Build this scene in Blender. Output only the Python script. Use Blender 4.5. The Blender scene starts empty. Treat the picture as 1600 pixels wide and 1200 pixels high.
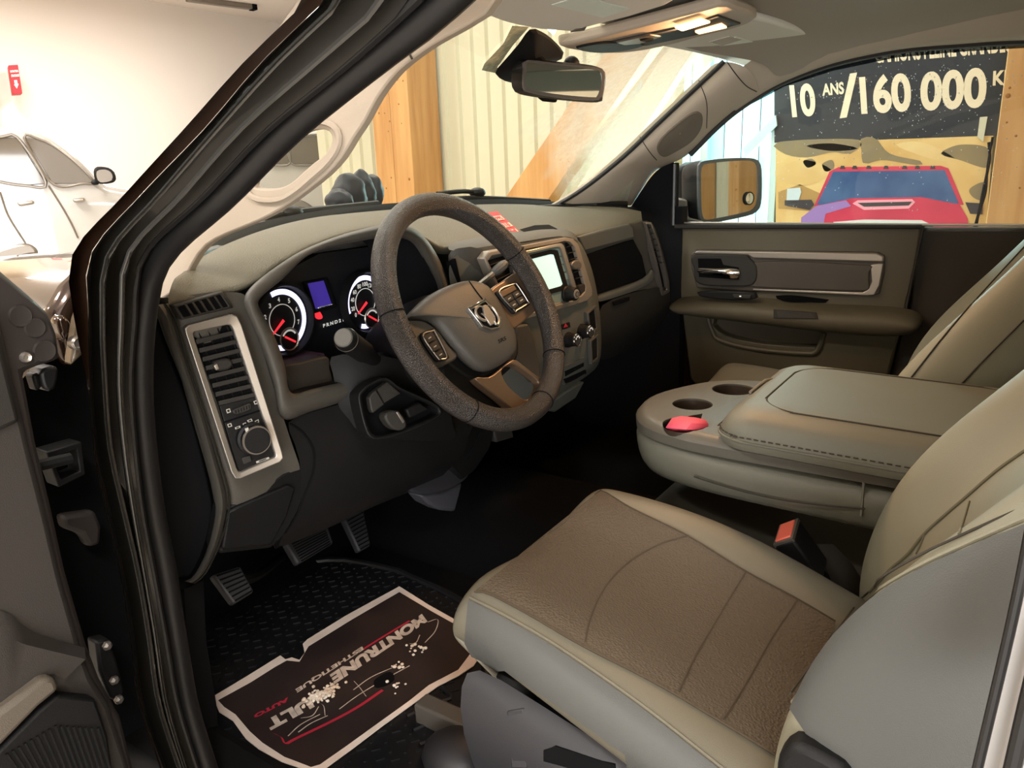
import bpy, bmesh, math, random
from mathutils import Vector, Matrix
from mathutils.bvhtree import BVHTree
random.seed(4)
SC = bpy.context.scene
COL = SC.collection
V = Vector
# ---------------------------------------------------------------- camera, exposure, world, lights
CAM = V((-1.34, 0.0, 0.88)); FPX = 1200.0
YAW, PITCH, ROLL = map(math.radians, (34.4, 15.6, -2.15))
FW = V((math.cos(PITCH)*math.cos(YAW), math.cos(PITCH)*math.sin(YAW), -math.sin(PITCH)))
_r = FW.cross(V((0, 0, 1))).normalized(); _u = _r.cross(FW)
RT = _r*math.cos(ROLL) + _u*math.sin(ROLL); UP = -_r*math.sin(ROLL) + _u*math.cos(ROLL)
cd = bpy.data.cameras.new('camera'); cam = bpy.data.objects.new('camera', cd); COL.objects.link(cam)
cd.sensor_fit = 'HORIZONTAL'; cd.sensor_width = 36.0; cd.lens = 36.0*FPX/1600.0; cd.clip_start = 0.02
mw = Matrix((RT, UP, -FW)).transposed().to_4x4(); mw.translation = CAM; cam.matrix_world = mw
SC.camera = cam
vs = SC.view_settings
vs.view_transform = 'Standard'; vs.look = 'None'; vs.gamma = 1.0; vs.use_curve_mapping = False; vs.exposure = 0.45
w = bpy.data.worlds.new('world'); SC.world = w; w.use_nodes = True
w.node_tree.nodes['Background'].inputs[0].default_value = (1.0, 0.95, 0.89, 1); w.node_tree.nodes['Background'].inputs[1].default_value = 0.25

def area(name, loc, target, sx, sy, power, col):
    l = bpy.data.lights.new(name, 'AREA'); l.shape = 'RECTANGLE'; l.size = sx; l.size_y = sy; l.energy = power; l.color = col
    o = bpy.data.objects.new(name, l); COL.objects.link(o); o.location = loc
    o.rotation_euler = (V(target)-V(loc)).to_track_quat('-Z', 'Y').to_euler()
    return o
WARM = (1.0, 0.955, 0.90); NEUT = (1.0, 0.99, 0.97); COOL = (0.58, 0.95, 0.97)
# light comes from the showroom's ceiling strips (built as ceiling_light further down) and its big bay window, plus added fill
LAMPS = [(-2.6, -1.6, 2.95, 82, NEUT), (-2.6, 2.2, 2.95, 72, WARM), (-0.2, 5.0, 2.95, 90, WARM), (2.2, 7.6, 2.95, 40, WARM), (1.5, 2.4, 2.95, 34, NEUT), (3.9, 6.9, 2.95, 75, WARM), (-3.4, 5.8, 2.95, 80, WARM)]  # the weakest warm strip is added to brighten the front wall
for i, (lx, ly, lz, e, c) in enumerate(LAMPS):
    area('ceiling_lamp', (lx, ly, lz-0.06), (lx, ly, 0), 0.35, 1.8, e, c)
area('bay_window_daylight', (2.80, 1.55, 0.9), (0, 0.6, 0.6), 0.9, 1.5, 75, COOL)
area('door_side_light', (-3.2, -3.0, 1.5), (-0.5, 0.4, 0.4), 2.2, 2.2, 18, NEUT)  # broad area light from the driver door side; no shop door is built
area('cabin_fill_light', (-4.4, -1.35, 0.55), (0.4, 0.6, 1.0), 2.0, 1.7, 110, (0.95, 0.98, 1.0))  # added fill that lifts headliner and passenger pillar; no glass front stands here

# ---------------------------------------------------------------- helpers
def ray(px, py): return FW + RT*((px-800)/FPX) + UP*((600-py)/FPX)
def at(px, py, x=None, y=None, z=None):
    r = ray(px, py)
    t = (x-CAM.x)/r.x if x is not None else (y-CAM.y)/r.y if y is not None else (z-CAM.z)/r.z
    return CAM + r*t
def onp(px, py, p0, n):
    r = ray(px, py); return CAM + r*((p0-CAM).dot(n)/r.dot(n))
def pl(pts, p0, n): return [onp(a, b, p0, n) for a, b in pts]
def ax(pts, **k): return [at(p[0], p[1], **k) for p in pts]
def aty(pts): return [at(a, b, y=c) for a, b, c in pts]
def atx(pts): return [at(a, b, x=c) for a, b, c in pts]
def cr(P, n, closed=False):
    """n points along a Catmull-Rom curve through P, even in arc length"""
    P = [V(p) for p in P]
    m = len(P); out = []
    segs = m if closed else m-1
    for i in range(segs):
        if closed: a, b, c, d = P[(i-1) % m], P[i], P[(i+1) % m], P[(i+2) % m]
        else: b, c = P[i], P[i+1]; a = P[i-1] if i else b*2-c; d = P[i+2] if i+2 < m else c*2-b
        for k in range(12):
            t = k/12
            out.append(0.5*((2*b)+(c-a)*t+(2*a-5*b+4*c-d)*t*t+(3*b-a-3*c+d)*t**3))
    out.append(P[0].copy() if closed else P[-1].copy())
    L = [0]
    for i in range(1, len(out)): L.append(L[-1]+(out[i]-out[i-1]).length)
    res = []; j = 0
    cnt = n if closed else n-1
    for k in range(n):
        s = L[-1]*k/cnt
        while j < len(L)-2 and L[j+1] < s: j += 1
        d = L[j+1]-L[j]
        res.append(out[j].lerp(out[j+1], (s-L[j])/d if d > 1e-9 else 0))
    return res
def crpx(P, n, closed=False): return [(q.x, q.y) for q in cr([V((a, b, 0)) for a, b in P], n, closed)]
def lerp(a, b, t): return a+(b-a)*t
def interp(tab, x):
    if x <= tab[0][0]: return tab[0][1]
    for (a, p), (b, q) in zip(tab, tab[1:]):
        if x <= b: return p+(q-p)*(x-a)/(b-a)
    return tab[-1][1]
def rrect(cx, cy, hx, hy, r, n=4):
    o = []
    for sx, sy, a0 in ((1, 1, 0), (-1, 1, 90), (-1, -1, 180), (1, -1, 270)):
        for k in range(n+1):
            a = math.radians(a0+90*k/n); o.append((cx+sx*(hx-r)+r*math.cos(a), cy+sy*(hy-r)+r*math.sin(a)))
    return o

class G:
    def __init__(s): s.v = []; s.f = []
    def add(s, vs_, fs):
        b = len(s.v); s.v += [V(p) for p in vs_]; s.f += [tuple(i+b for i in f) for f in fs]; return s
    def slab(s, pts, off):
        n = len(pts); off = V(off)
        nv = sum(((pts[i]-pts[0]).cross(pts[(i+1) % n]-pts[0]) for i in range(n)), V())
        if nv.dot(off) > 0: pts = pts[::-1]
        return s.add(list(pts)+[p+off for p in pts], [tuple(range(n)), tuple(range(2*n-1, n-1, -1))]+[(i, i+n, (i+1) % n+n, (i+1) % n) for i in range(n)])
    def frame(s, o, i, off):
        n = len(o); off = V(off)
        vs_ = list(o)+list(i)+[p+off for p in o]+[p+off for p in i]; f = []
        for k in range(n):
            j = (k+1) % n
            f += [(k, j, n+j, n+k), (2*n+k, 3*n+k, 3*n+j, 2*n+j), (k, 2*n+k, 2*n+j, j), (n+k, n+j, 3*n+j, 3*n+k)]
        return s.add(vs_, f)
    def loft(s, rows, closed=False, cap=False, cyc=False):
        m = len(rows[0]); n = len(rows); f = []
        for i in range(n if cyc else n-1):
            for k in range(m if closed else m-1):
                f.append((i*m+k, i*m+(k+1) % m, ((i+1) % n)*m+(k+1) % m, ((i+1) % n)*m+k))
        if cap: f += [tuple(range(m-1, -1, -1)), tuple((n-1)*m+k for k in range(m))]
        return s.add([p for r in rows for p in r], f)
    def tube(s, P, r, n=8, closed=False, cap=True, flat=1.0, up=None):
        P = [V(p) for p in P]; m = len(P); rows = []; prev = None
        for i, p in enumerate(P):
            t = (P[(i+1) % m]-P[i-1]) if closed else (P[min(i+1, m-1)]-P[max(i-1, 0)])
            t.normalize()
            a = (up and V(up)) or prev or (V((0, 0, 1)) if abs(t.z) < .9 else V((0, 1, 0)))
            a = (a-t*a.dot(t)).normalized(); prev = a; b = t.cross(a)
            rr = r[i] if isinstance(r, (list, tuple)) else r
            rows.append([p+a*(rr*flat*math.cos(2*math.pi*k/n))+b*(rr*math.sin(2*math.pi*k/n)) for k in range(n)])
        return s.loft(rows, closed=True, cap=cap and not closed, cyc=closed)
    def lathe(s, c, axis, prof, n=24, cap=True):
        """prof: (radius, height) along axis"""
        c = V(c); axis = V(axis).normalized(); a = axis.orthogonal().normalized(); b = axis.cross(a)
        rows = [[c+axis*h+a*(max(r, 1e-5)*math.cos(2*math.pi*k/n))+b*(max(r, 1e-5)*math.sin(2*math.pi*k/n)) for k in range(n)] for r, h in prof]
        return s.loft(rows, closed=True, cap=cap)
    def box(s, c, h, X=(1, 0, 0), Y=(0, 1, 0), Z=(0, 0, 1)):
        c, X, Y, Z = V(c), V(X), V(Y), V(Z)
        vs_ = [c+X*(h[0]*a)+Y*(h[1]*b)+Z*(h[2]*d) for d in (-1, 1) for b in (-1, 1) for a in (-1, 1)]
        return s.add(vs_, [(0, 2, 3, 1), (4, 5, 7, 6), (0, 1, 5, 4), (2, 6, 7, 3), (0, 4, 6, 2), (1, 3, 7, 5)])
    def ball(s, c, r, n=8, m=6):
        c = V(c); r = V(r) if hasattr(r, '__len__') else V((r, r, r))
        rows = [[c+V((r.x*math.sin(math.pi*i/m)*math.cos(2*math.pi*k/n), r.y*math.sin(math.pi*i/m)*math.sin(2*math.pi*k/n), r.z*math.cos(math.pi*i/m))) for k in range(n)] for i in range(m+1)]
        return s.loft(rows, closed=True)

def root_of(o):
    p = V((0, 0, 0))
    while o: p += o.location; o = o.parent
    return p
def obj(name, g, m, parent=None, bevel=0, sub=0, ang=35, seg=2, label=None, kind=None):
    off = root_of(parent)
    me = bpy.data.meshes.new(name); me.from_pydata([p-off for p in g.v], [], g.f); me.validate()
    bm = bmesh.new(); bm.from_mesh(me); bmesh.ops.remove_doubles(bm, verts=bm.verts, dist=1e-5); bmesh.ops.recalc_face_normals(bm, faces=bm.faces); bm.to_mesh(me); bm.free()
    me.materials.append(m)
    for p in me.polygons: p.use_smooth = True
    if not sub: me.set_sharp_from_angle(angle=math.radians(ang))
    o = bpy.data.objects.new(name, me); COL.objects.link(o); o.parent = parent
    if bevel:
        b = o.modifiers.new('bevel', 'BEVEL'); b.width = bevel; b.segments = seg; b.limit_method = 'ANGLE'; b.angle_limit = math.radians(32); b.harden_normals = False
    if sub:
        b = o.modifiers.new('sub', 'SUBSURF'); b.levels = sub; b.render_levels = sub
    if label: o['label'] = label
    if kind: o['kind'] = kind
    return o
def thing(name, label, cat, loc, group=None):
    o = bpy.data.objects.new(name, None); COL.objects.link(o); o.location = loc; o.empty_display_size = .05
    o['label'] = label; o['category'] = cat
    if group: o['group'] = group
    return o
def tag(o, label, cat, group=None):
    o['label'] = label; o['category'] = cat
    if group: o['group'] = group
    return o
def struct(name, g, m, parent=None, **k):
    o = obj(name, g, m, parent, **k); o['kind'] = 'structure'; return o
def solid(o):
    """evaluated copy of an object's mesh as world-space vertices and faces"""
    bpy.context.view_layer.update(); dg = bpy.context.evaluated_depsgraph_get(); e = o.evaluated_get(dg); me = e.to_mesh()
    off = root_of(o); r = ([v.co+off for v in me.vertices], [tuple(p.vertices) for p in me.polygons]); e.to_mesh_clear(); return r
def cut(o, cutters, bevel=0):
    """carve G solids out of an object for good"""
    tmp = []
    for g in cutters:
        c = obj('cutter', g, o.data.materials[0]); tmp.append(c)
        b = o.modifiers.new('cut', 'BOOLEAN'); b.object = c; b.operation = 'DIFFERENCE'; b.solver = 'EXACT'
    bpy.context.view_layer.update(); dg = bpy.context.evaluated_depsgraph_get()
    me = bpy.data.meshes.new_from_object(o.evaluated_get(dg)); o.modifiers.clear(); o.data = me
    for p in me.polygons: p.use_smooth = True
    me.set_sharp_from_angle(angle=math.radians(35))
    for c in tmp: bpy.data.objects.remove(c)
    if bevel:
        b = o.modifiers.new('bevel', 'BEVEL'); b.width = bevel; b.segments = 2; b.limit_method = 'ANGLE'; b.angle_limit = math.radians(40)
    return o
class Surf:
    """the built surface of some objects, so trim and stitching can be laid on it"""
    def __init__(s, *objs):
        vv, ff = [], []
        for o in objs:
            a, b = solid(o); k = len(vv); vv += a; ff += [tuple(i+k for i in f) for f in b]
        s.t = BVHTree.FromPolygons(vv, ff)
    def hit(s, px, py, lift=0.0):
        d = ray(px, py).normalized(); h = s.t.ray_cast(CAM, d)
        if h[0] is None: return None
        n = h[1] if h[1].dot(d) < 0 else -h[1]
        return h[0]+n*lift
    def line(s, P, n, lift=0.0):
        return [q for q in (s.hit(a, b, lift) for a, b in crpx(P, n)) if q is not None]
    def patch(s, A, B, nu, nv, lift):
        A, B = crpx(A, nu), crpx(B, nu); rows = []
        for (a, b), (c, d) in zip(A, B):
            row = [s.hit(lerp(a, c, k/nv), lerp(b, d, k/nv), lift) for k in range(nv+1)]
            ok = [q for q in row if q is not None]
            if not ok: continue
            last = ok[0]
            for k in range(nv+1):
                if row[k] is None: row[k] = last
                last = row[k]
            rows.append(row)
        return rows

_txt = {}
def text_geo(s, bold=0.0):
    k = (s, bold)
    if k not in _txt:
        c = bpy.data.curves.new('t', 'FONT'); c.body = s; c.offset = bold; c.resolution_u = 6
        o = bpy.data.objects.new('t', c); me = bpy.data.meshes.new_from_object(o)
        vv = [v.co.copy() for v in me.vertices]; ff = [tuple(p.vertices) for p in me.polygons]
        x0 = min(v.x for v in vv); x1 = max(v.x for v in vv); y0 = min(v.y for v in vv); y1 = max(v.y for v in vv)
        _txt[k] = ([((v.x-x0)/(x1-x0), (v.y-y0)/(y1-y0)) for v in vv], ff)
        bpy.data.objects.remove(o); bpy.data.curves.remove(c)
    return _txt[k]
def text(g, s, bl, br, tl, bold=0.0):
    """lettering filling the parallelogram bottom-left, bottom-right, top-left"""
    uv, ff = text_geo(s, bold); return g.add([bl+(br-bl)*u+(tl-bl)*v for u, v in uv], ff)

# ---------------------------------------------------------------- materials
def lin(h):
    if not isinstance(h, str): return (*h, 1)
    h = h.lstrip('#'); c = [int(h[i:i+2], 16)/255 for i in (0, 2, 4)]
    return tuple(x/12.92 if x <= .04045 else ((x+.055)/1.055)**2.4 for x in c)+(1,)
def mat(name, col, rough=.5, metal=0, bump=None, vary=None, emit=0, coat=0, spec=.5, vor=None):
    m = bpy.data.materials.new(name); m.use_nodes = True; nt = m.node_tree; b = nt.nodes['Principled BSDF']; c = lin(col)
    b.inputs['Base Color'].default_value = c; b.inputs['Roughness'].default_value = rough; b.inputs['Metallic'].default_value = metal
    b.inputs['Coat Weight'].default_value = coat; b.inputs['Coat Roughness'].default_value = .03; b.inputs['Specular IOR Level'].default_value = spec
    if emit: b.inputs['Emission Color'].default_value = c; b.inputs['Emission Strength'].default_value = emit
    tc = nt.nodes.new('ShaderNodeTexCoord')
    if bump:
        n = nt.nodes.new('ShaderNodeTexNoise' if not vor else 'ShaderNodeTexVoronoi'); n.inputs['Scale'].default_value = bump[0]
        nt.links.new(tc.outputs['Object'], n.inputs['Vector'])
        k = nt.nodes.new('ShaderNodeBump'); k.inputs['Strength'].default_value = bump[1]; k.inputs['Distance'].default_value = .002
        nt.links.new(n.outputs[0], k.inputs['Height']); nt.links.new(k.outputs[0], b.inputs['Normal'])
    if vary:
        n = nt.nodes.new('ShaderNodeTexNoise'); n.inputs['Scale'].default_value = vary[0]; n.inputs['Detail'].default_value = 5
        mp = nt.nodes.new('ShaderNodeMapping'); mp.inputs['Scale'].default_value = vary[2] if len(vary) > 2 else (1, 1, 1)
        nt.links.new(tc.outputs['Object'], mp.inputs[0]); nt.links.new(mp.outputs[0], n.inputs['Vector'])
        r = nt.nodes.new('ShaderNodeValToRGB'); r.color_ramp.elements[0].position = .35; r.color_ramp.elements[1].position = .65
        r.color_ramp.elements[0].color = c; r.color_ramp.elements[1].color = lin(vary[1])
        nt.links.new(n.outputs[0], r.inputs[0]); nt.links.new(r.outputs[0], b.inputs['Base Color'])
    return m
M = dict(
 dash=mat('dash_soft_plastic', '#4a463f', .55, bump=(900, .25)),
 dashd=mat('dash_dark_plastic', '#2e2b27', .6, bump=(900, .2), spec=.35),
 black=mat('black_plastic', '#131212', .55, bump=(700, .15), spec=.3),
 blackm=mat('black_matte', '#0e0e10', .85, spec=.2),
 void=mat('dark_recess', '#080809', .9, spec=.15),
 rubber=mat('black_rubber', '#1a1919', .42),
 paint=mat('black_paint_brown_reflection', '#3a281d', .16, metal=.55, coat=1.0),  # brown base stands for warm reflections on the black body paint
 paintb=mat('black_jamb_paint_sheen', '#2b2823', .38, coat=.25),  # greyed base carries the soft sheen of the black flange
 edge_shine=mat('edge_highlight_grey', '#4a4844', .22, coat=.6),  # lighter grey paints the specular highlight along black paint edges
 silver=mat('satin_silver_trim', '#b4aca2', .38, metal=.75),
 silverd=mat('dark_silver_trim', '#8d857c', .35, metal=.7),
 chrome=mat('chrome', '#e0dedb', .1, metal=1),
 beige=mat('beige_trim_plastic', '#b2a493', .65, bump=(500, .1)),
 cloth=mat('headliner_cloth', '#a0978a', .95, bump=(1400, .3)),
 visor=mat('visor_vinyl', '#dcd8ce', .8, bump=(700, .15)),
 leather=mat('greige_leatherette', '#6f695a', .5, bump=(900, .2)),
 leatherg=mat('grey_leatherette', '#52524f', .5, bump=(900, .2)),
 leatherl=mat('light_greige_leatherette', '#8a8673', .55, bump=(900, .2)),
 fabric=mat('brown_seat_fabric', '#5b4f40', .95, bump=(300, .8), vor=True),
 seam=mat('dark_seam_thread', '#3a342b', .8),
 console=mat('console_vinyl', '#6f6d60', .5, bump=(900, .2)),
 consoled=mat('console_hard_plastic', '#5d5950', .45, bump=(900, .15)),
 brown=mat('cup_liner_brown', '#3a2c22', .5),
 carpet=mat('black_carpet', '#0b0b0c', 1.0, bump=(1200, .6), spec=.1),
 wheel=mat('wheel_leather', '#352f2b', .38, bump=(620, .9), vor=True),
 hub=mat('hub_soft_plastic', '#4c4842', .5, bump=(900, .25)),
 spoke=mat('satin_spoke_lamp_glow', '#7a6450', .4, metal=.55),  # bronze base carries the orange lamp glow on the spokes
 glow=mat('gauge_ring_light', '#d8d8ff', .5, emit=1.1),
 white=mat('white_marking', '#e8e6e0', .6, emit=.25),
 mark=mat('grey_marking', '#b9b4aa', .6),
 red=mat('red_needle', '#e8303a', .5, emit=.8),
 purple=mat('purple_display', '#3a2a86', .4, emit=.55),
 screen=mat('lit_touch_screen', '#c4e8de', .3, emit=.62),
 lens=mat('lamp_lens_warm', '#ffc890', .4, emit=2.2),
 redp=mat('red_card', '#d8434a', .6),
 pink=mat('pink_paper', '#f2607a', .7, vary=(9, '#ee5070')),
 belt=mat('red_release_button', '#f0705a', .45),
 paper=mat('white_paper_mat', '#f0ddd0', .85, vary=(22, '#e2cdbf')),
 inkd=mat('black_print', '#221513', .7, vary=(14, '#2b1c18')),
 inkr=mat('red_print', '#b02038', .7),
 inks=mat('silver_print', '#b5a497', .7, vary=(60, '#d8c8ba')),
 snow=mat('dirty_snow', '#eee2d4', .6, vary=(60, '#d8c0a8')),
 mirror=mat('mirror_glass', '#dfe6e4', .02, metal=1),
 wall=mat('white_painted_wall', '#f6ece2', .85),
 wally=mat('cream_painted_wall', '#f2dcbd', .85),
 ribbed=mat('cream_ribbed_steel', '#cbc7ae', .55),
 wood=mat('glulam_spruce', '#c99a60', .6, vary=(3.2, '#b5824a', (6, 6, .5))),
 knot=mat('wood_knot', '#8d5a28', .7),
 floor=mat('polished_concrete', '#b9b1a6', .3, vary=(2, '#a9a197')),
 car=mat('white_car_paint', '#bdb8b0', .2, coat=1.0),
 tint=mat('tinted_car_glass', '#6a6258', .06, coat=.6),
 tire=mat('tire_rubber', '#2a2826', .75),
 banner=mat('black_banner_vinyl', '#24262c', .6),
 cream=mat('cream_lettering', '#ead9bb', .7),
 signr=mat('red_sign', '#cf2733', .5),
 quilt=mat('dark_quilted_nylon', '#272a32', .6),
 label=mat('pale_safety_label', '#dfe8de', .5),
)
def glassmat(name, tint, haze, drops=False, ws=False):
    m = bpy.data.materials.new(name); m.use_nodes = True; nt = m.node_tree; nt.nodes.clear()
    out = nt.nodes.new('ShaderNodeOutputMaterial'); tr = nt.nodes.new('ShaderNodeBsdfTransparent'); tr.inputs[0].default_value = tint
    gl = nt.nodes.new('ShaderNodeBsdfGlossy'); gl.inputs['Roughness'].default_value = .02
    lw = nt.nodes.new('ShaderNodeLayerWeight'); lw.inputs[0].default_value = .5
    pw = nt.nodes.new('ShaderNodeMath'); pw.operation = 'POWER'; pw.inputs[1].default_value = 5; nt.links.new(lw.outputs['Facing'], pw.inputs[0])
    ma = nt.nodes.new('ShaderNodeMath'); ma.operation = 'MULTIPLY_ADD'; ma.inputs[1].default_value = .6; ma.inputs[2].default_value = .015; nt.links.new(pw.outputs[0], ma.inputs[0])
    mx = nt.nodes.new('ShaderNodeMixShader'); nt.links.new(ma.outputs[0], mx.inputs[0]); nt.links.new(tr.outputs[0], mx.inputs[1]); nt.links.new(gl.outputs[0], mx.inputs[2])
    last = mx
    if ws:   # frost and dust left on the outside, with an area wiped clear
        tc = nt.nodes.new('ShaderNodeTexCoord'); sep = nt.nodes.new('ShaderNodeSeparateXYZ'); nt.links.new(tc.outputs['Object'], sep.inputs[0])
        no = nt.nodes.new('ShaderNodeTexNoise'); no.inputs['Scale'].default_value = 9; no.inputs['Detail'].default_value = 6; nt.links.new(tc.outputs['Object'], no.inputs['Vector'])
        fi = nt.nodes.new('ShaderNodeTexNoise'); fi.inputs['Scale'].default_value = 90; fi.inputs['Detail'].default_value = 3; nt.links.new(tc.outputs['Object'], fi.inputs['Vector'])
        def math_(op, a, b):
            n = nt.nodes.new('ShaderNodeMath'); n.operation = op; n.use_clamp = False
            for i, q in enumerate((a, b)):
                if isinstance(q, (int, float)): n.inputs[i].default_value = q
                else: nt.links.new(q, n.inputs[i])
            return n.outputs[0]
        # frost grows towards the passenger side and the top of the glass
        x = sep.outputs[0]; z = sep.outputs[2]
        e = math_('ADD', math_('MULTIPLY', x, haze[0]), math_('MULTIPLY', z, haze[1]))
        e = math_('ADD', e, math_('MULTIPLY', no.outputs[0], .16)); e = math_('SUBTRACT', e, haze[2])
        e = math_('MULTIPLY', e, 9.0)
        cl = nt.nodes.new('ShaderNodeClamp'); nt.links.new(e, cl.inputs[0])
        a = math_('MULTIPLY', cl.outputs[0], math_('ADD', math_('MULTIPLY', fi.outputs[0], .5), haze[3]))
        df = nt.nodes.new('ShaderNodeBsdfTranslucent'); df.inputs[0].default_value = (.66, .68, .58, 1)
        d2 = nt.nodes.new('ShaderNodeBsdfDiffuse'); d2.inputs[0].default_value = (.55, .57, .48, 1)
        ad = nt.nodes.new('ShaderNodeMixShader'); ad.inputs[0].default_value = .4; nt.links.new(df.outputs[0], ad.inputs[1]); nt.links.new(d2.outputs[0], ad.inputs[2])
        m2 = nt.nodes.new('ShaderNodeMixShader'); nt.links.new(a, m2.inputs[0]); nt.links.new(mx.outputs[0], m2.inputs[1]); nt.links.new(ad.outputs[0], m2.inputs[2]); last = m2
    nt.links.new(last.outputs[0], out.inputs[0]); return m
M['glass'] = glassmat('side_glass', (.93, .97, .97, 1), 0)
M['wsglass'] = glassmat('windshield_glass', (.97, .98, .92, 1), (.42, .75, 1.29, .5), ws=True)
# ---------------------------------------------------------------- the showroom
GZ = -0.52; WX = 2.90; TOP = 3.05
struct('floor', G().box((1.0, 3.0, GZ-.05), (9, 8, .05)), M['floor'])
struct('ceiling', G().box((1.0, 3.0, TOP+.05), (9, 8, .05)), M['wall'])
struct('wall_front', G().box((5.9, 9.6, (TOP+GZ)/2), (3.1, .1, (TOP-GZ)/2)), M['wall'])
struct('wall_front_cream', G().box((-2.6, 9.5, (TOP+GZ)/2), (5.4, .2, (TOP-GZ)/2)), M['wally'])
struct('wall_left', G().box((-7.1, 3.0, (TOP+GZ)/2), (.1, 8, (TOP-GZ)/2)), M['wall'])
struct('wall_back', G().box((1.0, -5.1, (TOP+GZ)/2), (9, .1, (TOP-GZ)/2)), M['wally'])
WHERE = ['behind the open doorway', 'over the open driver door', 'between hood and SUV', 'added to brighten the white wall', 'beside the ribbed wall', 'over the white pickup', 'left of the white SUV']
for (lx, ly, lz, e, c), wh in zip(LAMPS, WHERE):
    t = thing('ceiling_light', 'long white strip light on the showroom ceiling '+wh, 'ceiling light', (lx, ly, TOP), 'ceiling strip lights')
    obj('housing', G().box((lx, ly, TOP-.03), (.2, .95, .03)), M['silver'], t, bevel=.01)
    obj('diffuser', G().box((lx, ly, TOP-.062), (.17, .9, .006)), mat('strip_diffuser', '#fff6ea', .5, emit=6), t)
t = thing('ceiling_track', 'thin grey track along the edge of the ceiling over the white wall', 'ceiling track', (3.0, 8.3, TOP))
a, b = at(292, -2, z=TOP-.03), at(392, 11, z=TOP-.03); d = (b-a).normalized(); s = d.cross(V((0, 0, 1)))
obj('rail', G().box((a+b)/2, ((b-a).length/2, .05, .03), d, s), M['silverd'], t, bevel=.01)
obj('end_cap', G().box(b+d*.03, (.03, .055, .035), d, s), M['void'], t)

# right-hand wall: ribbed cream steel between glulam columns, a bay window, banner and poster
def ribs(y0, y1, z0, z1, x, pitch=.115):
    g = G(); y = y0; P = []
    while y < y1-1e-6:
        for dy, dx in ((0, 0), (.012, -.022), (.034, -.022), (.046, 0)):
            if y+dy <= y1: P.append((y+dy, dx))
        y += pitch
    P.append((y1, 0))
    g.loft([[V((x+dx, yy, z0)) for yy, dx in P], [V((x+dx, yy, z1)) for yy, dx in P], [V((x+.1, yy, z1)) for yy, dx in P], [V((x+.1, yy, z0)) for yy, dx in P]], cyc=True)
    return g
struct('wall_right', ribs(1.95, 4.6, GZ, TOP, WX), M['ribbed'])
struct('wall_right_rear', ribs(-4.9, 1.18, GZ, TOP, WX), M['ribbed'])
struct('wall_right_sill', ribs(1.18, 1.95, GZ, -.25, WX), M['ribbed'])
struct('wall_right_head', ribs(1.18, 1.95, 2.2, TOP, WX), M['ribbed'])
wroot = thing('window_1', 'bright bay window of translucent ribbed panels', 'window', (WX, 1.56, .9)); del wroot['category']; wroot['kind'] = 'structure'
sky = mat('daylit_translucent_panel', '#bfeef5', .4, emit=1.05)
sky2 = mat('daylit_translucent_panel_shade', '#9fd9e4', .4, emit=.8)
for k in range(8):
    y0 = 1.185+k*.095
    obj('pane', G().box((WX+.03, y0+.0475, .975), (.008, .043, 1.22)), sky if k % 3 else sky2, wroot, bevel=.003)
for y in (1.185, 1.56, 1.945): obj('mullion', G().box((WX-.0, y, .975), (.03, .02, 1.23)), mat('pale_aluminium', '#c9dfe0', .4, metal=.3), wroot, bevel=.004)
for z in (-.25, .42, 2.2): obj('rail', G().box((WX-.0, 1.565, z), (.028, .4, .022)), bpy.data.materials['pale_aluminium'], wroot, bevel=.004)
g = G(); p = V((WX-.05, 0, 0)); n = V((1, 0, 0))
bar = pl([(1160, 232), (1212, 180), (1214, 196), (1165, 246)], p, n); g.slab(bar, (.03, 0, 0)); obj('brace_bar', g, bpy.data.materials['pale_aluminium'], wroot)

def column(y0, y1, label, depth=.16):
    yc = (y0+y1)/2; t = thing('timber_column', label, 'column', (WX-depth/2, yc, GZ))
    obj('laminated_post', G().box((WX-depth/2-.03, (y0+yc)/2, (GZ+TOP)/2), (depth/2, (yc-y0)/2-.001, (TOP-GZ)/2)), M['wood'], t, bevel=.004)
    obj('laminated_post', G().box((WX-depth/2-.03, (y1+yc)/2, (GZ+TOP)/2), (depth/2, (y1-yc)/2-.001, (TOP-GZ)/2)), M['wood'], t, bevel=.004)
    g = G()
    for k in range(26):
        y = random.uniform(y0+.02, y1-.02); z = random.uniform(.5, 2.0); r = random.uniform(.004, .011)
        g.lathe((WX-depth-.031, y, z), (-1, 0, 0), [(0, 0), (r, .0), (r*.7, .0012), (0, .0015)], 7, cap=False)
    obj('knots', g, M['knot'], t, kind='stuff')
    return t
yl0 = at(641, 200, x=WX-.33).y; yl1 = at(583, 200, x=WX-.33).y
column(yl0, yl1, 'golden timber column seen ahead through the windshield', depth=.30)
yr0 = at(1700, 200, x=WX-.19).y; yr1 = at(1557, 215, x=WX-.19).y
column(yr0, yr1, 'golden timber column beside the black banner behind the passenger window')
ym = at(1046, 130, x=WX-.19).y
column(ym-.02, ym+.16, 'timber column half hidden behind frosted glass between brace and bay window')
column(-3.36, -3.14, 'timber column reflected on the inner side of the door mirror')
column(-4.34, -4.08, 'timber column reflected on the outer side of the door mirror')
t = thing('timber_brace', 'diagonal golden timber brace against ribbed cream wall behind windshield', 'timber brace', (WX-.1, 2.7, .5))
p = V((WX-.34, 0, 0))
obj('beam', G().slab(pl([(742, 378), (846, 226), (968, 48), (1036, 48), (915, 226), (812, 378)], p, n), (.13, 0, 0)), M['wood'], t, bevel=.004)
t = thing('pale_strut', 'pale diagonal strut right of the timber brace behind frosted glass', 'strut', (WX-.1, 2.2, .5))
p = V((WX-.46, 0, 0))
obj('beam', G().slab(pl([(690, 620), (868, 345), (1030, 95), (1075, 40), (1110, 40), (1062, 110), (915, 345), (743, 620)], p, n), (.09, 0, 0)), M['wally'], t, bevel=.004)  # cream colour stands for haze whitening the strut

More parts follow.
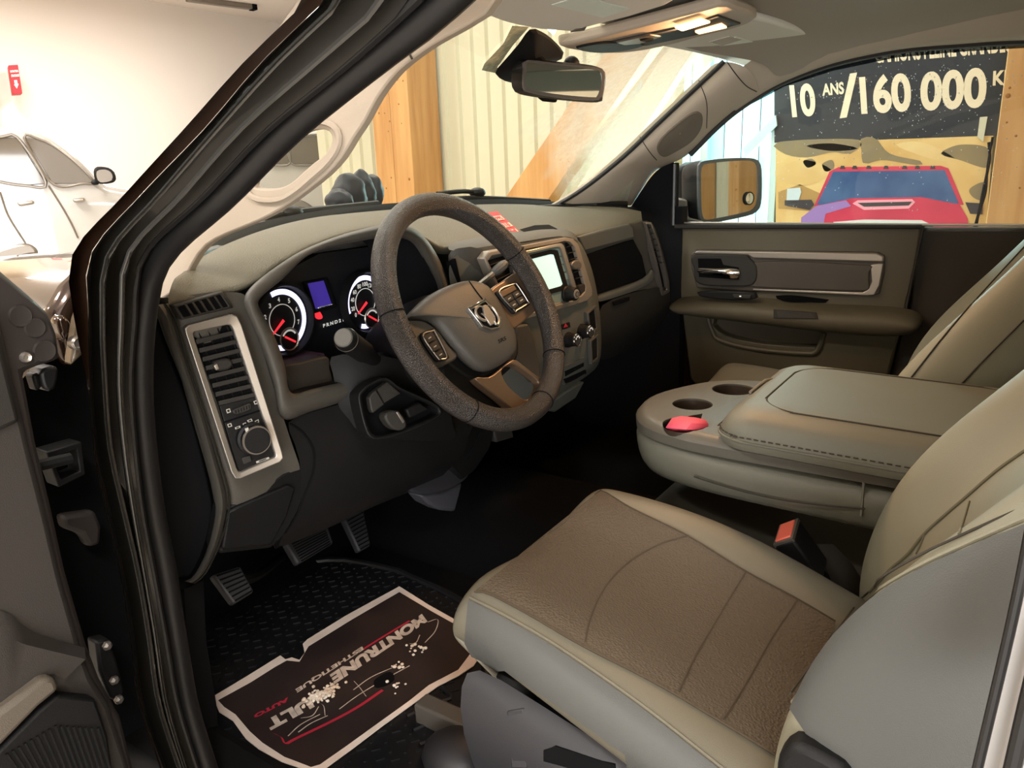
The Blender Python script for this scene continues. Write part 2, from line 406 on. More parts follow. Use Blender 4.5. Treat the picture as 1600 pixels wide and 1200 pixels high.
# banner and poster (flat print, built flat on the wall)
BX = WX-.035
p = V((BX, 0, 0))
t = thing('banner', 'black warranty banner with cream lettering on wall behind passenger window', 'banner', (BX, .7, 1.2))
q = pl([(1210, 223), (1572, 211), (1616, -60), (1210, -40)], p, n)
obj('sheet', G().slab(q, (.006, 0, 0)), M['banner'], t)
def bt(s, bl, br, tl, bold=0):
    f = [onp(a, b, V((BX-.002, 0, 0)), n) for a, b in (bl, br, tl)]
    g = G(); text(g, s, *f, bold=bold); return g
for s, bl, br, tl in (('10', (1238, 184), (1276, 181), (1233, 133)), ('ANS', (1285, 150), (1319, 147), (1284, 131)), ('/', (1312, 185), (1340, 181), (1311, 118)),
                      ('160', (1346, 179), (1425, 174), (1342, 119)), ('000', (1438, 174), (1541, 168), (1438, 113)), ('KM', (1551, 134), (1588, 131), (1552, 111)),
                      ('CAMIONS PLEINE GRANDEUR', (1368, 99), (1596, 80), (1366, 72))):
    obj('lettering', bt(s, bl, br, tl, .035), M['cream'], t)
def sm(P): return crpx(P, 26, True)
t = thing('poster', 'wall poster of a red pickup in golden hills below the banner', 'poster', (BX, .7, .6))
q = pl([(1212, 224), (1552, 212), (1532, 470), (1212, 470)], p, n)
obj('sheet', G().slab(q, (.005, 0, 0)), mat('print_hill_gold', '#d2a763', .7, vary=(5, '#e2c080')), t)
def print_(name, pts, m, k): obj(name, G().slab(pl(pts, V((BX-.001*k, 0, 0)), n), (.0009, 0, 0)), m, t)
pg = mat('print_scrub', '#85755a', .7, vary=(9, '#8d7a55')); pgl = mat('print_hill_light', '#e3c488', .7, vary=(4, '#d6b070')); pd = mat('print_hill_shade', '#b08a50', .7)
for pts in ([(1216, 222), (1340, 218), (1330, 240), (1300, 238), (1260, 246), (1225, 240)], [(1345, 217), (1368, 216), (1390, 240), (1440, 252), (1432, 258), (1380, 250), (1350, 256), (1346, 236)],
            [(1470, 240), (1500, 226), (1545, 232), (1543, 262), (1500, 250)], [(1515, 295), (1538, 285), (1536, 312), (1520, 308)], [(1255, 252), (1268, 248), (1275, 256), (1262, 262)], [(1285, 256), (1300, 250), (1303, 262), (1290, 268)]):
    print_('scrub', sm(pts), pg, 1)
for pts in ([(1216, 262), (1260, 250), (1300, 268), (1260, 290), (1216, 280)], [(1400, 226), (1440, 222), (1490, 246), (1470, 252), (1430, 240)], [(1260, 228), (1300, 224), (1340, 232), (1300, 236)]):
    print_('hill', sm(pts), pgl, 1)
print_('hill', [(1216, 300), (1250, 288), (1290, 306), (1270, 330), (1216, 326)], pd, 1)
pr_ = mat('print_truck_red', '#d23a55', .6, vary=(6, '#c02f4c')); pp = mat('print_truck_purple', '#9a78b8', .6); pw = mat('print_truck_glass', '#2d4c7c', .5, vary=(7, '#47648f')); pk = mat('print_dark', '#3a3437', .6); pw2 = mat('print_highlight', '#f2a0b0', .6)
print_('truck_roof', [(1296, 268), (1310, 261), (1470, 259), (1482, 263), (1506, 320), (1272, 322)], pr_, 2)
print_('truck_glass', [(1302, 268), (1476, 266), (1498, 318), (1276, 320)], pw, 3)
print_('truck_hood', [(1250, 372), (1252, 340), (1275, 322), (1330, 310), (1440, 308), (1500, 320), (1512, 342), (1514, 372)], pr_, 4)
print_('truck_hood_shade', [(1250, 372), (1252, 340), (1275, 322), (1322, 313), (1330, 322), (1290, 334), (1282, 372)], pp, 5)
print_('hood_scoop_edge', [(1332, 318), (1340, 313), (1425, 311), (1430, 316), (1420, 326), (1350, 328)], pw2, 5)
print_('hood_scoop', [(1340, 317), (1425, 315), (1420, 321), (1350, 323)], pk, 6)
print_('grille_bar', [(1302, 347), (1350, 343), (1440, 344), (1458, 352), (1304, 352)], mat('print_chrome', '#d8dcd8', .5), 6)
print_('grille', [(1302, 353), (1458, 353), (1456, 372), (1304, 372)], pk, 6)
for pts in ([(1226, 313), (1268, 312), (1272, 320), (1265, 328), (1254, 326), (1226, 321)], [(1508, 316), (1536, 318), (1535, 335), (1516, 334)]): print_('truck_mirror_arm', pts, pk, 4)
print_('truck_mirror', [(1230, 295), (1250, 293), (1252, 300), (1248, 313), (1229, 313)], mat('print_pale_blue', '#c8d4d8', .6), 4)
for x in (1316, 1335, 1357, 1384, 1413, 1433, 1457): print_('roof_lamp', [(x-4, 264), (x-2, 259), (x+3, 259), (x+5, 264)], pk, 3)
t = thing('cable', 'black cable hanging between poster and timber column', 'cable', (BX-.04, .3, .7))
obj('cord', G().tube(cr(pl([(1545, 222), (1546, 250), (1536, 300), (1530, 330), (1518, 372)], V((BX-.04, 0, 0)), n), 20), .006), M['void'], t)
obj('cord', G().tube(cr(pl([(1551, 214), (1543, 262), (1540, 300), (1528, 340), (1524, 372)], V((BX-.04, 0, 0)), n), 20), .005), M['void'], t)
t = thing('masking_tape', 'cream tape strip at the banner corner next to the timber column', 'tape', (BX-.02, .3, 1))
obj('strip', G().slab(pl([(1531, 183), (1543, 182), (1536, 222), (1527, 214)], V((BX-.012, 0, 0)), n), (.004, 0, 0)), M['ribbed'], t)

# red extinguisher sign on the cream wall
t = thing('extinguisher_sign', 'red projecting fire extinguisher sign with white arrow on cream wall', 'sign', at(25, 125, y=9.2))
n2 = V((-.35, -.93, 0)).normalized(); p2 = at(25, 125, y=9.2)
face = pl([(13, 102), (28, 101), (35, 146), (20, 147)], p2, n2)
obj('panel', G().slab(face, -n2*.2), M['signr'], t, bevel=.005)
g = G()
for s, bl, br, tl in (('EXTINCTEUR', (16.5, 113.5), (29, 112.5), (15.7, 110)), ('D\'INCENDIE', (18, 120.5), (30.3, 119.5), (17.3, 116.5))):
    text(g, s, *[onp(a, b, p2+n2*.006, n2) for a, b in (bl, br, tl)], bold=.04)
obj('lettering', g, M['white'], t)
obj('arrow', G().slab(pl([(22, 125.5), (26.5, 125), (27.5, 131), (29.2, 131), (26.3, 138.5), (21.8, 132), (23.2, 132)], p2+n2*.008, n2), n2*.003), M['white'], t)

# white cars in the showroom
def car(name, label, p0, n, body, depth, wins, extra):
    t = thing(name, label, 'car', V((p0.x, p0.y, GZ)))
    o = obj('body', G().slab(pl(body, p0, n), -n*depth), M['car'], t, bevel=.05, seg=3)
    for pts in wins:
        f = obj('window', G().slab(pl(pts, p0+n*.012, n), -n*.02), M['tint'], t, bevel=.004)
        q = pl(pts, p0+n*.014, n); obj('window_trim', G().tube(cr(q, 40, True), .009, 6, closed=True), M['silverd'], f)
    for nm, pts, m, lift, th in extra: obj(nm, G().slab(pl(pts, p0+n*lift, n), -n*th), M[m], t, bevel=min(.02, th*.3))
    return t
az = math.radians(63); p0 = CAM+V((math.cos(az), math.sin(az), 0))*6.0; n3 = V((-.5, -.866, 0))
suv = car('white_suv', 'white SUV with dark door mirror parked beyond the open driver door', p0, n3,
    crpx([(-120, 194), (-20, 197), (45, 205), (85, 221), (118, 246), (150, 279)], 14)+[(168, 291), (235, 300), (272, 330), (278, 520), (-120, 520)], 1.8,
    [[(-60, 214), (0, 214), (28, 216), (72, 287), (40, 290), (0, 284), (-20, 275)], [(38, 215), (62, 218), (84, 228), (118, 254), (147, 285), (130, 287), (82, 287)]],
    [('door_handle', [(25, 316), (52, 313), (53, 319), (30, 323)], 'silver', .05, .05), ('door_handle', [(112, 311), (132, 309), (133, 315), (116, 317)], 'silver', .05, .05),
     ('wheel_arch', crpx([(-30, 420), (-20, 400), (10, 386), (40, 380), (56, 387), (62, 397), (40, 400), (10, 410)], 16, True), 'silverd', .02, .06),
     ('tire', crpx([(0, 430), (0, 412), (20, 402), (42, 402), (60, 420), (60, 460), (20, 470)], 14, True), 'tire', .03, .1),
     ('mirror_arm', [(140, 285), (150, 278), (156, 288), (146, 290)], 'black', .15, .1)])
mo = obj('door_mirror', G().slab(pl(crpx([(147, 263), (165, 261), (177, 267), (181, 277), (178, 285), (152, 286)], 18, True), p0+n3*.2, n3), -n3*.1), M['black'], suv, bevel=.012)
obj('mirror_glass', G().slab(pl(crpx([(151, 268), (164, 265), (173, 269), (176, 277), (172, 283), (155, 284)], 16, True), p0+n3*.205, n3), -n3*.01), M['silverd'], mo)
for P in ([(0, 300), (12, 335), (30, 365), (40, 380)], [(76, 290), (98, 325), (112, 350), (122, 372)]):
    obj('door_seam', G().tube(cr(pl(P, p0+n3*.005, n3), 14), .006, 5), M['silverd'], suv)
az = math.radians(49); p0 = CAM+V((math.cos(az), math.sin(az), 0))*9.0; n4 = V((-.6, -.8, 0))
car('white_pickup', 'white pickup parked ahead, seen through the pillar grab handle', p0, n4,
    crpx([(372, 262), (400, 258), (430, 232), (455, 208), (480, 202), (540, 203), (575, 207)], 16)+[(640, 215), (640, 432), (372, 432)], 1.9,
    [[(418, 256), (432, 238), (446, 225), (452, 256)], [(456, 256), (451, 222), (463, 214), (505, 212), (508, 240), (498, 256)], [(545, 256), (540, 216), (562, 219), (566, 256)]],
    [('tail_light', crpx([(393, 275), (400, 273), (403, 279), (397, 285), (392, 281)], 12, True), 'signr', .03, .05), ('wheel_arch', crpx([(428, 340), (438, 322), (452, 311), (466, 311), (482, 318), (496, 330), (500, 345)], 14)+[(428, 348)], 'silverd', .03, .05),
     ('tire', [(466+70*math.cos(a), 392+70*math.sin(a)) for a in [2*math.pi*k/24 for k in range(24)]], 'tire', .04, .22)])

# ---------------------------------------------------------------- the pickup: body shell around the cabin
truck = thing('pickup_truck', 'black pickup body whose open driver doorway frames the view', 'truck', (0, .4, GZ))
keys = [-60, 0, 100, 202, 304, 400, 500, 600, 700, 800, 896, 997, 1099, 1200, 1300]
cv = dict(
 A=[530, 480, 378, 287, 194, 112, 116, 137, 145, 165, 187, 203, 216, 250, 284],
 B=[560, 508, 405, 318, 220, 140, 138, 140, 148, 168, 189, 205, 219, 254, 288],
 C=[590, 535, 430, 338, 250, 169, 160, 164, 172, 194, 216, 233, 248, 280, 312],
 D=[664, 605, 490, 375, 285, 199, 190, 187, 195, 209, 226, 243, 258, 288, 320],
 E=[712, 650, 540, 415, 318, 222, 209, 203, 210, 222, 240, 258, 276, 307, 340],
 F=[810, 741, 590, 468, 370, 267, 233, 229, 236, 250, 270, 285, 302, 332, 366])
def aper(c, x, dx=0, roof=0):
    P = [at(cv[c][i]+dx, k, x=x) for i, k in enumerate(keys)]
    top = P[0]; k = roof*.014
    return cr([V((x+.02, -1.2, top.z+.13-k)), V((x, -.5, top.z+.145-k)), V((x, top.y-.35, top.z+.11-k*.6))]+P, 90)
rows = [aper('A', -.985), aper('A', -.97, 1), aper('B', -.968)]
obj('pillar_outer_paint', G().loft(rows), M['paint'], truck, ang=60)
rows = [aper('B', -.966, 1, 1), aper('B', -.945, 6, 1), aper('C', -.945, -7, 2), aper('C', -.955, -2, 2), aper('C', -.955, 1, 2), aper('C', -.93, 5, 2), aper('D', -.925, -6, 3), aper('D', -.935, -1, 3), aper('D', -.935, 2, 3), aper('D', -.915, 6, 3), aper('E', -.912, -3, 4), aper('E', -.89, 2, 4), aper('F', -.885, -6, 5), aper('F', -.80, 1, 5)]
obj('door_aperture_flange', G().loft(rows), M['paintb'], truck, ang=50)
mid = [lerp(a, b, .62) for a, b in zip(aper('E', -.895, 0, 4), aper('F', -.875, 0, 5))]
obj('weatherstrip', G().tube(mid, .0135, 12), M['rubber'], truck)
obj('weatherstrip_lip', G().tube(aper('E', -.905, -1, 4), .0045, 8), M['rubber'], truck)
obj('flange_highlight', G().tube(aper('C', -.952, 0, 2), .0024, 6), M['edge_shine'], truck)
obj('flange_highlight', G().tube(aper('D', -.934, 0, 3), .0024, 6), M['edge_shine'], truck)
# hinge pillar, near-black to paint the shaded gap behind the open door
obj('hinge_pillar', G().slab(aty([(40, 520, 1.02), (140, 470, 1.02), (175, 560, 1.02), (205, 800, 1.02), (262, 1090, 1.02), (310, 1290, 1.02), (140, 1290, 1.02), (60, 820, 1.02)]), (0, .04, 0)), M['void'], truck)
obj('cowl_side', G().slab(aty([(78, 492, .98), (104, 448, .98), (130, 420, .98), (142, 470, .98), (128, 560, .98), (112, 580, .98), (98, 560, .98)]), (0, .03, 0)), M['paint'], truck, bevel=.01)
obj('pillar_web', G().slab(aty([(112, 560, .955), (122, 500, .955), (150, 410, .955), (168, 402, .955), (140, 500, .955), (134, 550, .955), (112, 572, .955)]), (0, .02, 0)), mat('black_paint_beige_reflection', '#6b5c4a', .3, coat=.6), truck, bevel=.004)  # beige reflection on the black jamb, put into this plate's colour
b = obj('grommet', G().lathe(at(121, 536, y=.945), (0, -1, 0), [(.0085, -.008), (.0085, .002), (.006, .004), (.004, .001), (0, .001)], 16), M['silverd'], truck); b.scale = (1, 1, 1)
obj('door_check_bracket', G().slab(aty([(89, 502, .95), (97, 490, .95), (112, 503, .95), (110, 520, .95), (102, 535, .95), (94, 520, .95)]), (0, .02, 0)), M['paint'], truck, bevel=.004)
# open driver door, hinged at the front and swung wide: only its hinge end is in view
dd = thing('driver_door', 'open driver door with dark trim panel and speaker grille', 'door', at(40, 900, y=.9))
Y = .90
obj('inner_skin', G().slab(ax([(-140, 330), (0, 421), (48, 462), (78, 490), (90, 520), (96, 562), (62, 572), (38, 582), (58, 690), (84, 800), (104, 892), (138, 1010), (158, 1062), (190, 1120), (225, 1260), (-140, 1260)], y=Y), (0, .05, 0)), mat('door_skin_grey', '#332d2a', .45, coat=.2), dd, bevel=.006)
for px, py, r in ((31, 494, .011), (54, 512, .010), (69, 548, .011)): obj('access_plug', G().lathe(at(px, py, y=Y), (0, -1, 0), [(r*1.15, -.004), (r*1.1, .001), (r, .003), (r*.8, .0025), (0, .0025)], 20), bpy.data.materials['door_skin_grey'], dd)
obj('screw', G().lathe(at(39, 558, y=Y), (0, -1, 0), [(.006, -.003), (.006, .003), (.0045, .006), (.002, .004), (0, .004)], 10), M['silver'], dd)
tp = obj('trim_panel', G().slab(ax([(-140, 420), (-40, 470), (0, 490), (12, 540), (24, 592), (50, 702), (76, 805), (97, 896), (130, 1014), (146, 1058), (172, 1099), (205, 1200), (212, 1260), (-140, 1260)], y=Y-.012), (0, .03, 0)), mat('door_trim_brown', '#35302c', .6, bump=(900, .2)), dd, bevel=.008)
obj('upper_trim', G().slab(ax([(-140, 430), (-40, 480), (-4, 500), (6, 545), (18, 595), (34, 660), (0, 675), (-140, 730)], y=Y-.02), (0, .02, 0)), M['dashd'], dd, bevel=.006)
obj('pocket_shelf', G().loft([ax(crpx(P, 12), y=yy) for P, yy in (([(-60, 1010), (0, 954), (50, 987), (132, 1012)], Y-.014), ([(-60, 1040), (0, 1000), (50, 1010), (134, 1030)], Y-.030), ([(-60, 1150), (0, 1108), (70, 1054), (100, 1062)], Y-.032))]), bpy.data.materials['door_trim_brown'], dd)
obj('speaker_ledge', G().slab(ax([(-60, 1170), (0, 1112), (72, 1058), (88, 1060), (94, 1078), (62, 1104), (0, 1168), (-60, 1220)], y=Y-.045), (0, .035, 0)), mat('ledge_taupe_lit', '#5f564b', .7, bump=(900, .3)), dd, bevel=.006)  # lighter than the trim: light falling on the ledge is in its colour
obj('speaker_grille', G().slab(ax([(-60, 1230), (0, 1172), (60, 1112), (92, 1086), (150, 1092), (170, 1150), (185, 1260), (-60, 1260)], y=Y-.03), (0, .02, 0)), M['black'], dd, bevel=.004)
for k in range(16):
    P = [(10+k*9.5, 1178-k*5.5+(0 if k < 9 else (k-8)*6)), (70+k*8, 1262)]
    obj('grille_bar', G().tube(ax(P, y=Y-.0315), .0016, 5), M['black'], dd)

hg = obj('door_hinge', G().slab(aty([(150, 1003, .94), (172, 998, .94), (186, 1040, .94), (196, 1080, .94), (188, 1098, .94), (172, 1092, .94), (156, 1050, .94)]), (0, .025, 0)), M['black'], dd, bevel=.004, label='lower black hinge')
for px, py in ((166, 1008), (177, 1062), (184, 1092)): obj('bolt', G().lathe(at(px, py, y=.938), (0, -1, 0), [(.006, 0), (.006, .005), (.003, .008), (0, .008)], 6), M['silverd'], hg)
hg = obj('door_hinge', G().frame(aty([(72, 706, .95), (128, 690, .95), (134, 742, .95), (92, 762, .95)]), aty([(82, 716, .95), (120, 702, .95), (125, 736, .95), (96, 750, .95)]), (0, .03, 0)), M['black'], dd, bevel=.004, label='upper black hinge bracket')
obj('pin', G().tube(cr(aty([(60, 728, .93), (84, 722, .93), (110, 716, .93)]), 10), .007, 8), M['black'], hg)
obj('check_arm', G().slab(aty([(96, 806, .97), (150, 798, .97), (160, 822, .97), (158, 852, .97), (138, 856, .97), (128, 836, .97), (100, 826, .97)]), (0, .02, 0)), mat('brown_grease', '#2a2420', .6), dd, bevel=.006)
wr = obj('wiring_boot', G().slab([at(a, b, y=.925) for a, b in crpx([(64, 580), (84, 572), (92, 575), (90, 596), (84, 610), (72, 611), (66, 600)], 20, True)], (0, .03, 0)), M['rubber'], dd, bevel=.006)
obj('plug', G().slab(aty([(50, 586, .93), (62, 582, .93), (66, 606, .93), (58, 612, .93)]), (0, .02, 0)), M['black'], wr, bevel=.003)

# hood, cowl and wipers
rows = []
for i in range(15):
    x = -.96+1.92*i/14
    zc = interp([(0, .735), (.3, .738), (.62, .768), (.78, .752), (.9, .69), (.97, .58)], abs(x))
    rows.append([V((x, y, zc-.10*((y-1.3)/1.0)**2*(.5 if y < 1.9 else 1)-(0 if y < 2.3 else .08))) for y in (1.22, 1.34, 1.55, 1.8, 2.0, 2.2, 2.34)])
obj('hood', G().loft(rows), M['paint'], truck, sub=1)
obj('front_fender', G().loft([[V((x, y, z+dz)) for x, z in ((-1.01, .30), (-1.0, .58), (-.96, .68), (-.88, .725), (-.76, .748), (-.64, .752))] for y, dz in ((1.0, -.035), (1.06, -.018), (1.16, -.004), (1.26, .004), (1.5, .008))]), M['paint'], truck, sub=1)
obj('cowl_panel', G().loft([[V((x, y, z)) for x in (-.58, -.4, -.2, 0, .2, .4, .58)] for y, z in ((1.30, .735), (1.22, .757), (1.14, .74))]), M['blackm'], truck)
# windshield and its pillars
base = [(-.70, .98, .773), (-.62, 1.03, .775), (-.45, 1.12, .776), (-.2, 1.18, .777), (0, 1.2, .777), (.2, 1.18, .777), (.45, 1.12, .776), (.62, 1.03, .775), (.70, .98, .773)]
head = [(-.66, .50, 1.075), (-.56, .56, 1.085), (-.38, .61, 1.10), (-.18, .65, 1.115), (0, .67, 1.125), (.2, .68, 1.135), (.4, .69, 1.14), (.56, .70, 1.145), (.66, .695, 1.14)]
B_, H_ = cr([V(p) for p in base], 25), cr([V(p) for p in head], 25)
rows = [[lerp(a, b, t)+V((0, .5, .8)).normalized()*(.05*4*t*(1-t)) for a, b in zip(B_, H_)] for t in [k/10 for k in range(11)]]
ws = obj('windshield', G().loft(rows), M['wsglass'], truck)
obj('windshield_seal', G().tube(B_, .010, 8), M['rubber'], truck)
for lbl, P, bl in (('driver', [(372, 352, 1.22), (412, 340, 1.24), (455, 332, 1.25)], [(395, 341, 1.25), (470, 331, 1.27), (590, 318, 1.29)]), ('passenger', [(683, 303, 1.28), (722, 299, 1.28), (746, 301, 1.28)], [(690, 313, 1.27), (750, 310, 1.27), (858, 315, 1.24)])):
    wp = thing('windshield_wiper', ('wiper at the windshield foot below the pillar grab handle' if lbl == 'driver' else 'wiper at the windshield foot above the red dashboard card'), 'wiper', aty(bl)[1])
    obj('arm', G().tube(cr(aty(P), 12), .006, 8), M['black'], wp); obj('blade', G().tube(cr(aty(bl), 16), .0075, 8), M['black'], wp)
    c = aty(P)[-1]; obj('pivot_cap', G().ball(c, (.026, .022, .014), 12, 8), M['black'], wp)
# bundle on the cowl
jb = thing('quilted_jacket', 'dark quilted jacket bundle outside the windshield left of the timber column', 'jacket', at(558, 318, y=1.42))
for c, r in ((at(545, 302, y=1.42), (.044, .045, .050)), (at(566, 298, y=1.43), (.030, .04, .05)), (at(580, 302, y=1.44), (.03, .04, .045)), (at(530, 314, y=1.40), (.032, .035, .03))):
    g = G(); g.ball(c, r, 16, 12)
    o = obj('quilted_fold', g, M['quilt'], jb, sub=1)
    tx = bpy.data.textures.get('quilt_noise') or bpy.data.textures.new('quilt_noise', 'CLOUDS'); tx.noise_scale = .035
    d = o.modifiers.new('fold', 'DISPLACE'); d.texture = tx; d.strength = .018; d.texture_coords = 'GLOBAL'
# passenger-side shell: roof, rear wall, rocker, so the cab is closed like the real one
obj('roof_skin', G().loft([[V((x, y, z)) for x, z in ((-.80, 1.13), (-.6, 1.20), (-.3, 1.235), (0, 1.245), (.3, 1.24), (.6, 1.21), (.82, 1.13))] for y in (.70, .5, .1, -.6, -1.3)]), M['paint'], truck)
obj('cab_back', G().frame([V((x, -1.28, z)) for x, z in ((-.85, .0), (.85, .0), (.85, 1.2), (-.85, 1.2))], [V((x, -1.28, z)) for x, z in ((-.62, .74), (.62, .74), (.62, 1.12), (-.62, 1.12))], (0, -.05, 0)), M['beige'], truck)
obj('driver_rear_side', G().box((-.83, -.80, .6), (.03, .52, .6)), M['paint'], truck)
obj('floor_carpet', G().box((0, .1, .03), (.84, 1.4, .03)), M['carpet'], truck)
obj('firewall', G().loft([[V((x, y, z)) for x in (-.84, -.3, 0, .3, .84)] for y, z in ((1.18, .03), (1.33, .2), (1.36, .45), (1.3, .74))]), M['carpet'], truck)
obj('transmission_tunnel', G().loft([[V((x, y, z)) for x, z in ((-.22, .03), (-.17, .15), (-.08, .20), (.08, .20), (.17, .15), (.22, .03))] for y in (-.6, .5, .9, 1.36)]), M['carpet'], truck, sub=1)
obj('door_sill', G().box((-.85, .2, .05), (.06, .95, .05)), M['black'], truck, bevel=.02)
obj('kick_panel', G().slab(ax([(232, 820), (262, 860), (300, 900), (318, 906), (322, 1000), (338, 1100), (352, 1290), (300, 1290), (262, 1040)], x=-.795), (-.03, 0, 0)), M['blackm'], truck)
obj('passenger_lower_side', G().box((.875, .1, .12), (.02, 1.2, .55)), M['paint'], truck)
obj('passenger_kick_panel', G().box((.815, 1.1, .4), (.02, .25, .36)), M['blackm'], truck)
# driver B-pillar trim at the right edge of the picture
bp = obj('rear_pillar_trim', G().slab(ax([(1606, 860), (1584, 985), (1533, 1202), (1520, 1300), (1900, 1300), (1900, 600)], x=-.885), (.06, 0, 0)), mat('grey_pillar_trim', '#c4c1bf', .38), truck, bevel=.008)
obj('rear_weatherstrip', G().tube(cr(ax([(1632, 700), (1606, 850), (1578, 985), (1527, 1202), (1505, 1300)], x=-.89), 24), .0028, 10), M['rubber'], truck)
obj('rear_pillar_edge', G().tube(cr(ax([(1640, 960), (1608, 1090), (1580, 1210), (1560, 1300)], x=-.895), 16), .0045, 10), M['rubber'], truck)
# ---------------------------------------------------------------- headliner, pillar trims, visors
def hz(y): return interp([(-1.3, 1.185), (-.5, 1.195), (.1, 1.19), (.4, 1.17), (.55, 1.145), (.67, 1.115), (.71, 1.10)], y)
rows = []
for y in (.69, .62, .5, .3, 0, -.6, -1.28):
    z = hz(y); rows.append([V((x, y-(.10 if abs(x) > .5 and y > .6 else 0), z+dz)) for x, dz in ((-.80, -.10), (-.76, -.06), (-.66, -.02), (-.45, .005), (-.2, .014), (0, .018), (.2, .018), (.45, .012), (.64, .0), (.70, -.015), (.745, -.035))])
obj('headliner', G().loft(rows), M['cloth'], truck, sub=1)

# passenger side: curved rail above the window, then the A-pillar trim
win_top = [(985, 322, .775), (1002, 296, .785), (1022, 268, .79), (1052, 254, .79), (1078, 238, .785), (1112, 203, .78), (1146, 173, .775), (1187, 145, .77), (1226, 124, .765), (1300, 97, .765), (1400, 76, .765), (1500, 67, .765), (1600, 61, .765), (1800, 60, .765)]
ws_edge = [(868, 322, .52), (905, 300, .545), (945, 270, .57), (985, 236, .59), (1022, 200, .61), (1058, 166, .625), (1092, 134, .64), (1122, 106, .652), (1132, 96, .655)]
A = cr(atx(ws_edge), 26); Bq = cr(atx(win_top[:8]), 26)
rows = []
for a, b in zip(A, Bq):
    r = [a+V((.01, .03, 0)), a]
    for t in (.2, .4, .6, .8): r.append(lerp(a, b, t)+V((-.045, -.03, .012))*(4*t*(1-t)))
    r += [b, b+V((.03, .01, 0))]; rows.append(r)
tr = thing('pillar_trim', 'beige pillar trim with oval pad between windshield and passenger window', 'pillar trim', A[12])
obj('windshield_edge_seal', G().tube([p+V((-.004, 0, 0)) for p in A], .006, 8), M['rubber'], tr)
ptrim = obj('cover', G().loft(rows), M['beige'], tr, sub=1)
s = Surf(ptrim)
oval = crpx([(1028, 238), (1026, 228), (1034, 214), (1056, 194), (1080, 176), (1092, 174), (1098, 182), (1094, 202), (1078, 222), (1052, 238), (1036, 245)], 36, True)
c = (1062, 208)
q = [s.hit(a, b) for a, b in oval]; qi = [s.hit(c[0]+(a-c[0])*.86, c[1]+(b-c[1])*.86, -.0) for a, b in oval]
g = G(); g.loft([[s.hit(c[0]+(a-c[0])*f, c[1]+(b-c[1])*f, l) for a, b in oval] for f, l in ((1.0, .0), (.985, .004), (.93, .0045), (.87, .0025), (.6, .0022), (.3, .0022), (.03, .0022))], closed=True)
obj('oval_pad', g, mat('pillar_pad_taupe', '#6f6558', .7, bump=(600, .2)), tr, sub=1)
for P in ([(1000, 214), (1014, 236), (1026, 250)], [(1092, 126), (1104, 160), (1104, 200)]):
    obj('seam', G().tube(s.line(P, 16, .0005), .0012, 5), M['seam'], tr)
obj('joint', G().tube(s.line([(1137, 98), (1150, 116), (1166, 134), (1182, 143)], 14, .0005), .0014, 5), M['seam'], tr)
rail = thing('roof_rail_trim', 'beige rail trim curving over the passenger window', 'rail trim', at(1400, 70, x=.76))
Wt = cr(atx([(a, b, x) for a, b, x in win_top[6:]]), 30)
obj('rail', G().loft([[p+V((.03, 0, .0)), p, p+V((-.02, -.004, .012)), p+V((-.05, -.015, .055)), p+V((-.09, -.03, .085))] for p in Wt]), M['beige'], rail, sub=1)
obj('window_seal', G().tube(cr(atx([(a, b+3, .80) for a, b, x in win_top[4:]]), 40), .009, 8), M['rubber'], rail)

# driver side A-pillar trim with its grab handle
p3 = V((-.74, 0, 0)); nx = V((1, 0, 0))
outer = [(757, 22), (720, 45), (680, 67), (645, 91), (616, 116), (589, 152), (569, 189), (549, 219), (535, 243), (512, 270), (478, 298), (440, 325), (405, 344), (335, 374), (308, 398), (290, 430), (262, 462), (236, 470)]
inner = [(800, -40), (741, -8), (690, 30), (630, 66), (580, 96), (532, 130), (486, 168), (462, 188), (440, 208), (418, 232), (396, 256), (378, 280), (356, 306), (330, 334), (306, 362), (276, 398), (250, 440), (232, 470)]
t = thing('pillar_trim', 'beige driver side pillar trim with loop grab handle', 'pillar trim', at(480, 250, x=-.74))
# the band from the header down to the handle, and from the handle down to the dashboard
N = 40
O = crpx(outer, N); I = crpx(inner, N)
hole = [(393, 290), (399, 276), (418, 257), (440, 236), (462, 216), (476, 206), (494, 202), (511, 204), (518, 212), (517, 224), (508, 240), (490, 254), (474, 268), (456, 284), (438, 293), (418, 295), (402, 294)]
H = crpx(hole, 44, True)
poly = O+I[::-1]
g = G().slab(pl(poly, p3, nx), (.012, 0, 0))
band = obj('cover', g, M['beige'], t)
cut(band, [G().slab([q+V((-.05, 0, 0)) for q in pl(H, p3, nx)], (.15, 0, 0))], bevel=.003)
Hc = (452, 250)
loop = crpx([(388, 302), (386, 288), (398, 264), (420, 242), (446, 216), (470, 194), (498, 190), (520, 196), (530, 210), (528, 230), (512, 254), (488, 276), (462, 298), (436, 312), (404, 312)], 40, True)
obj('handle_loop_edge', G().tube(pl(loop, p3+V((-.002, 0, 0)), nx), .0035, 6, closed=True), M['beige'], t)
obj('joint', G().tube(pl([(630, 76), (640, 84), (644, 92)], p3-V((.001, 0, 0)), nx), .0012, 5), M['seam'], t)

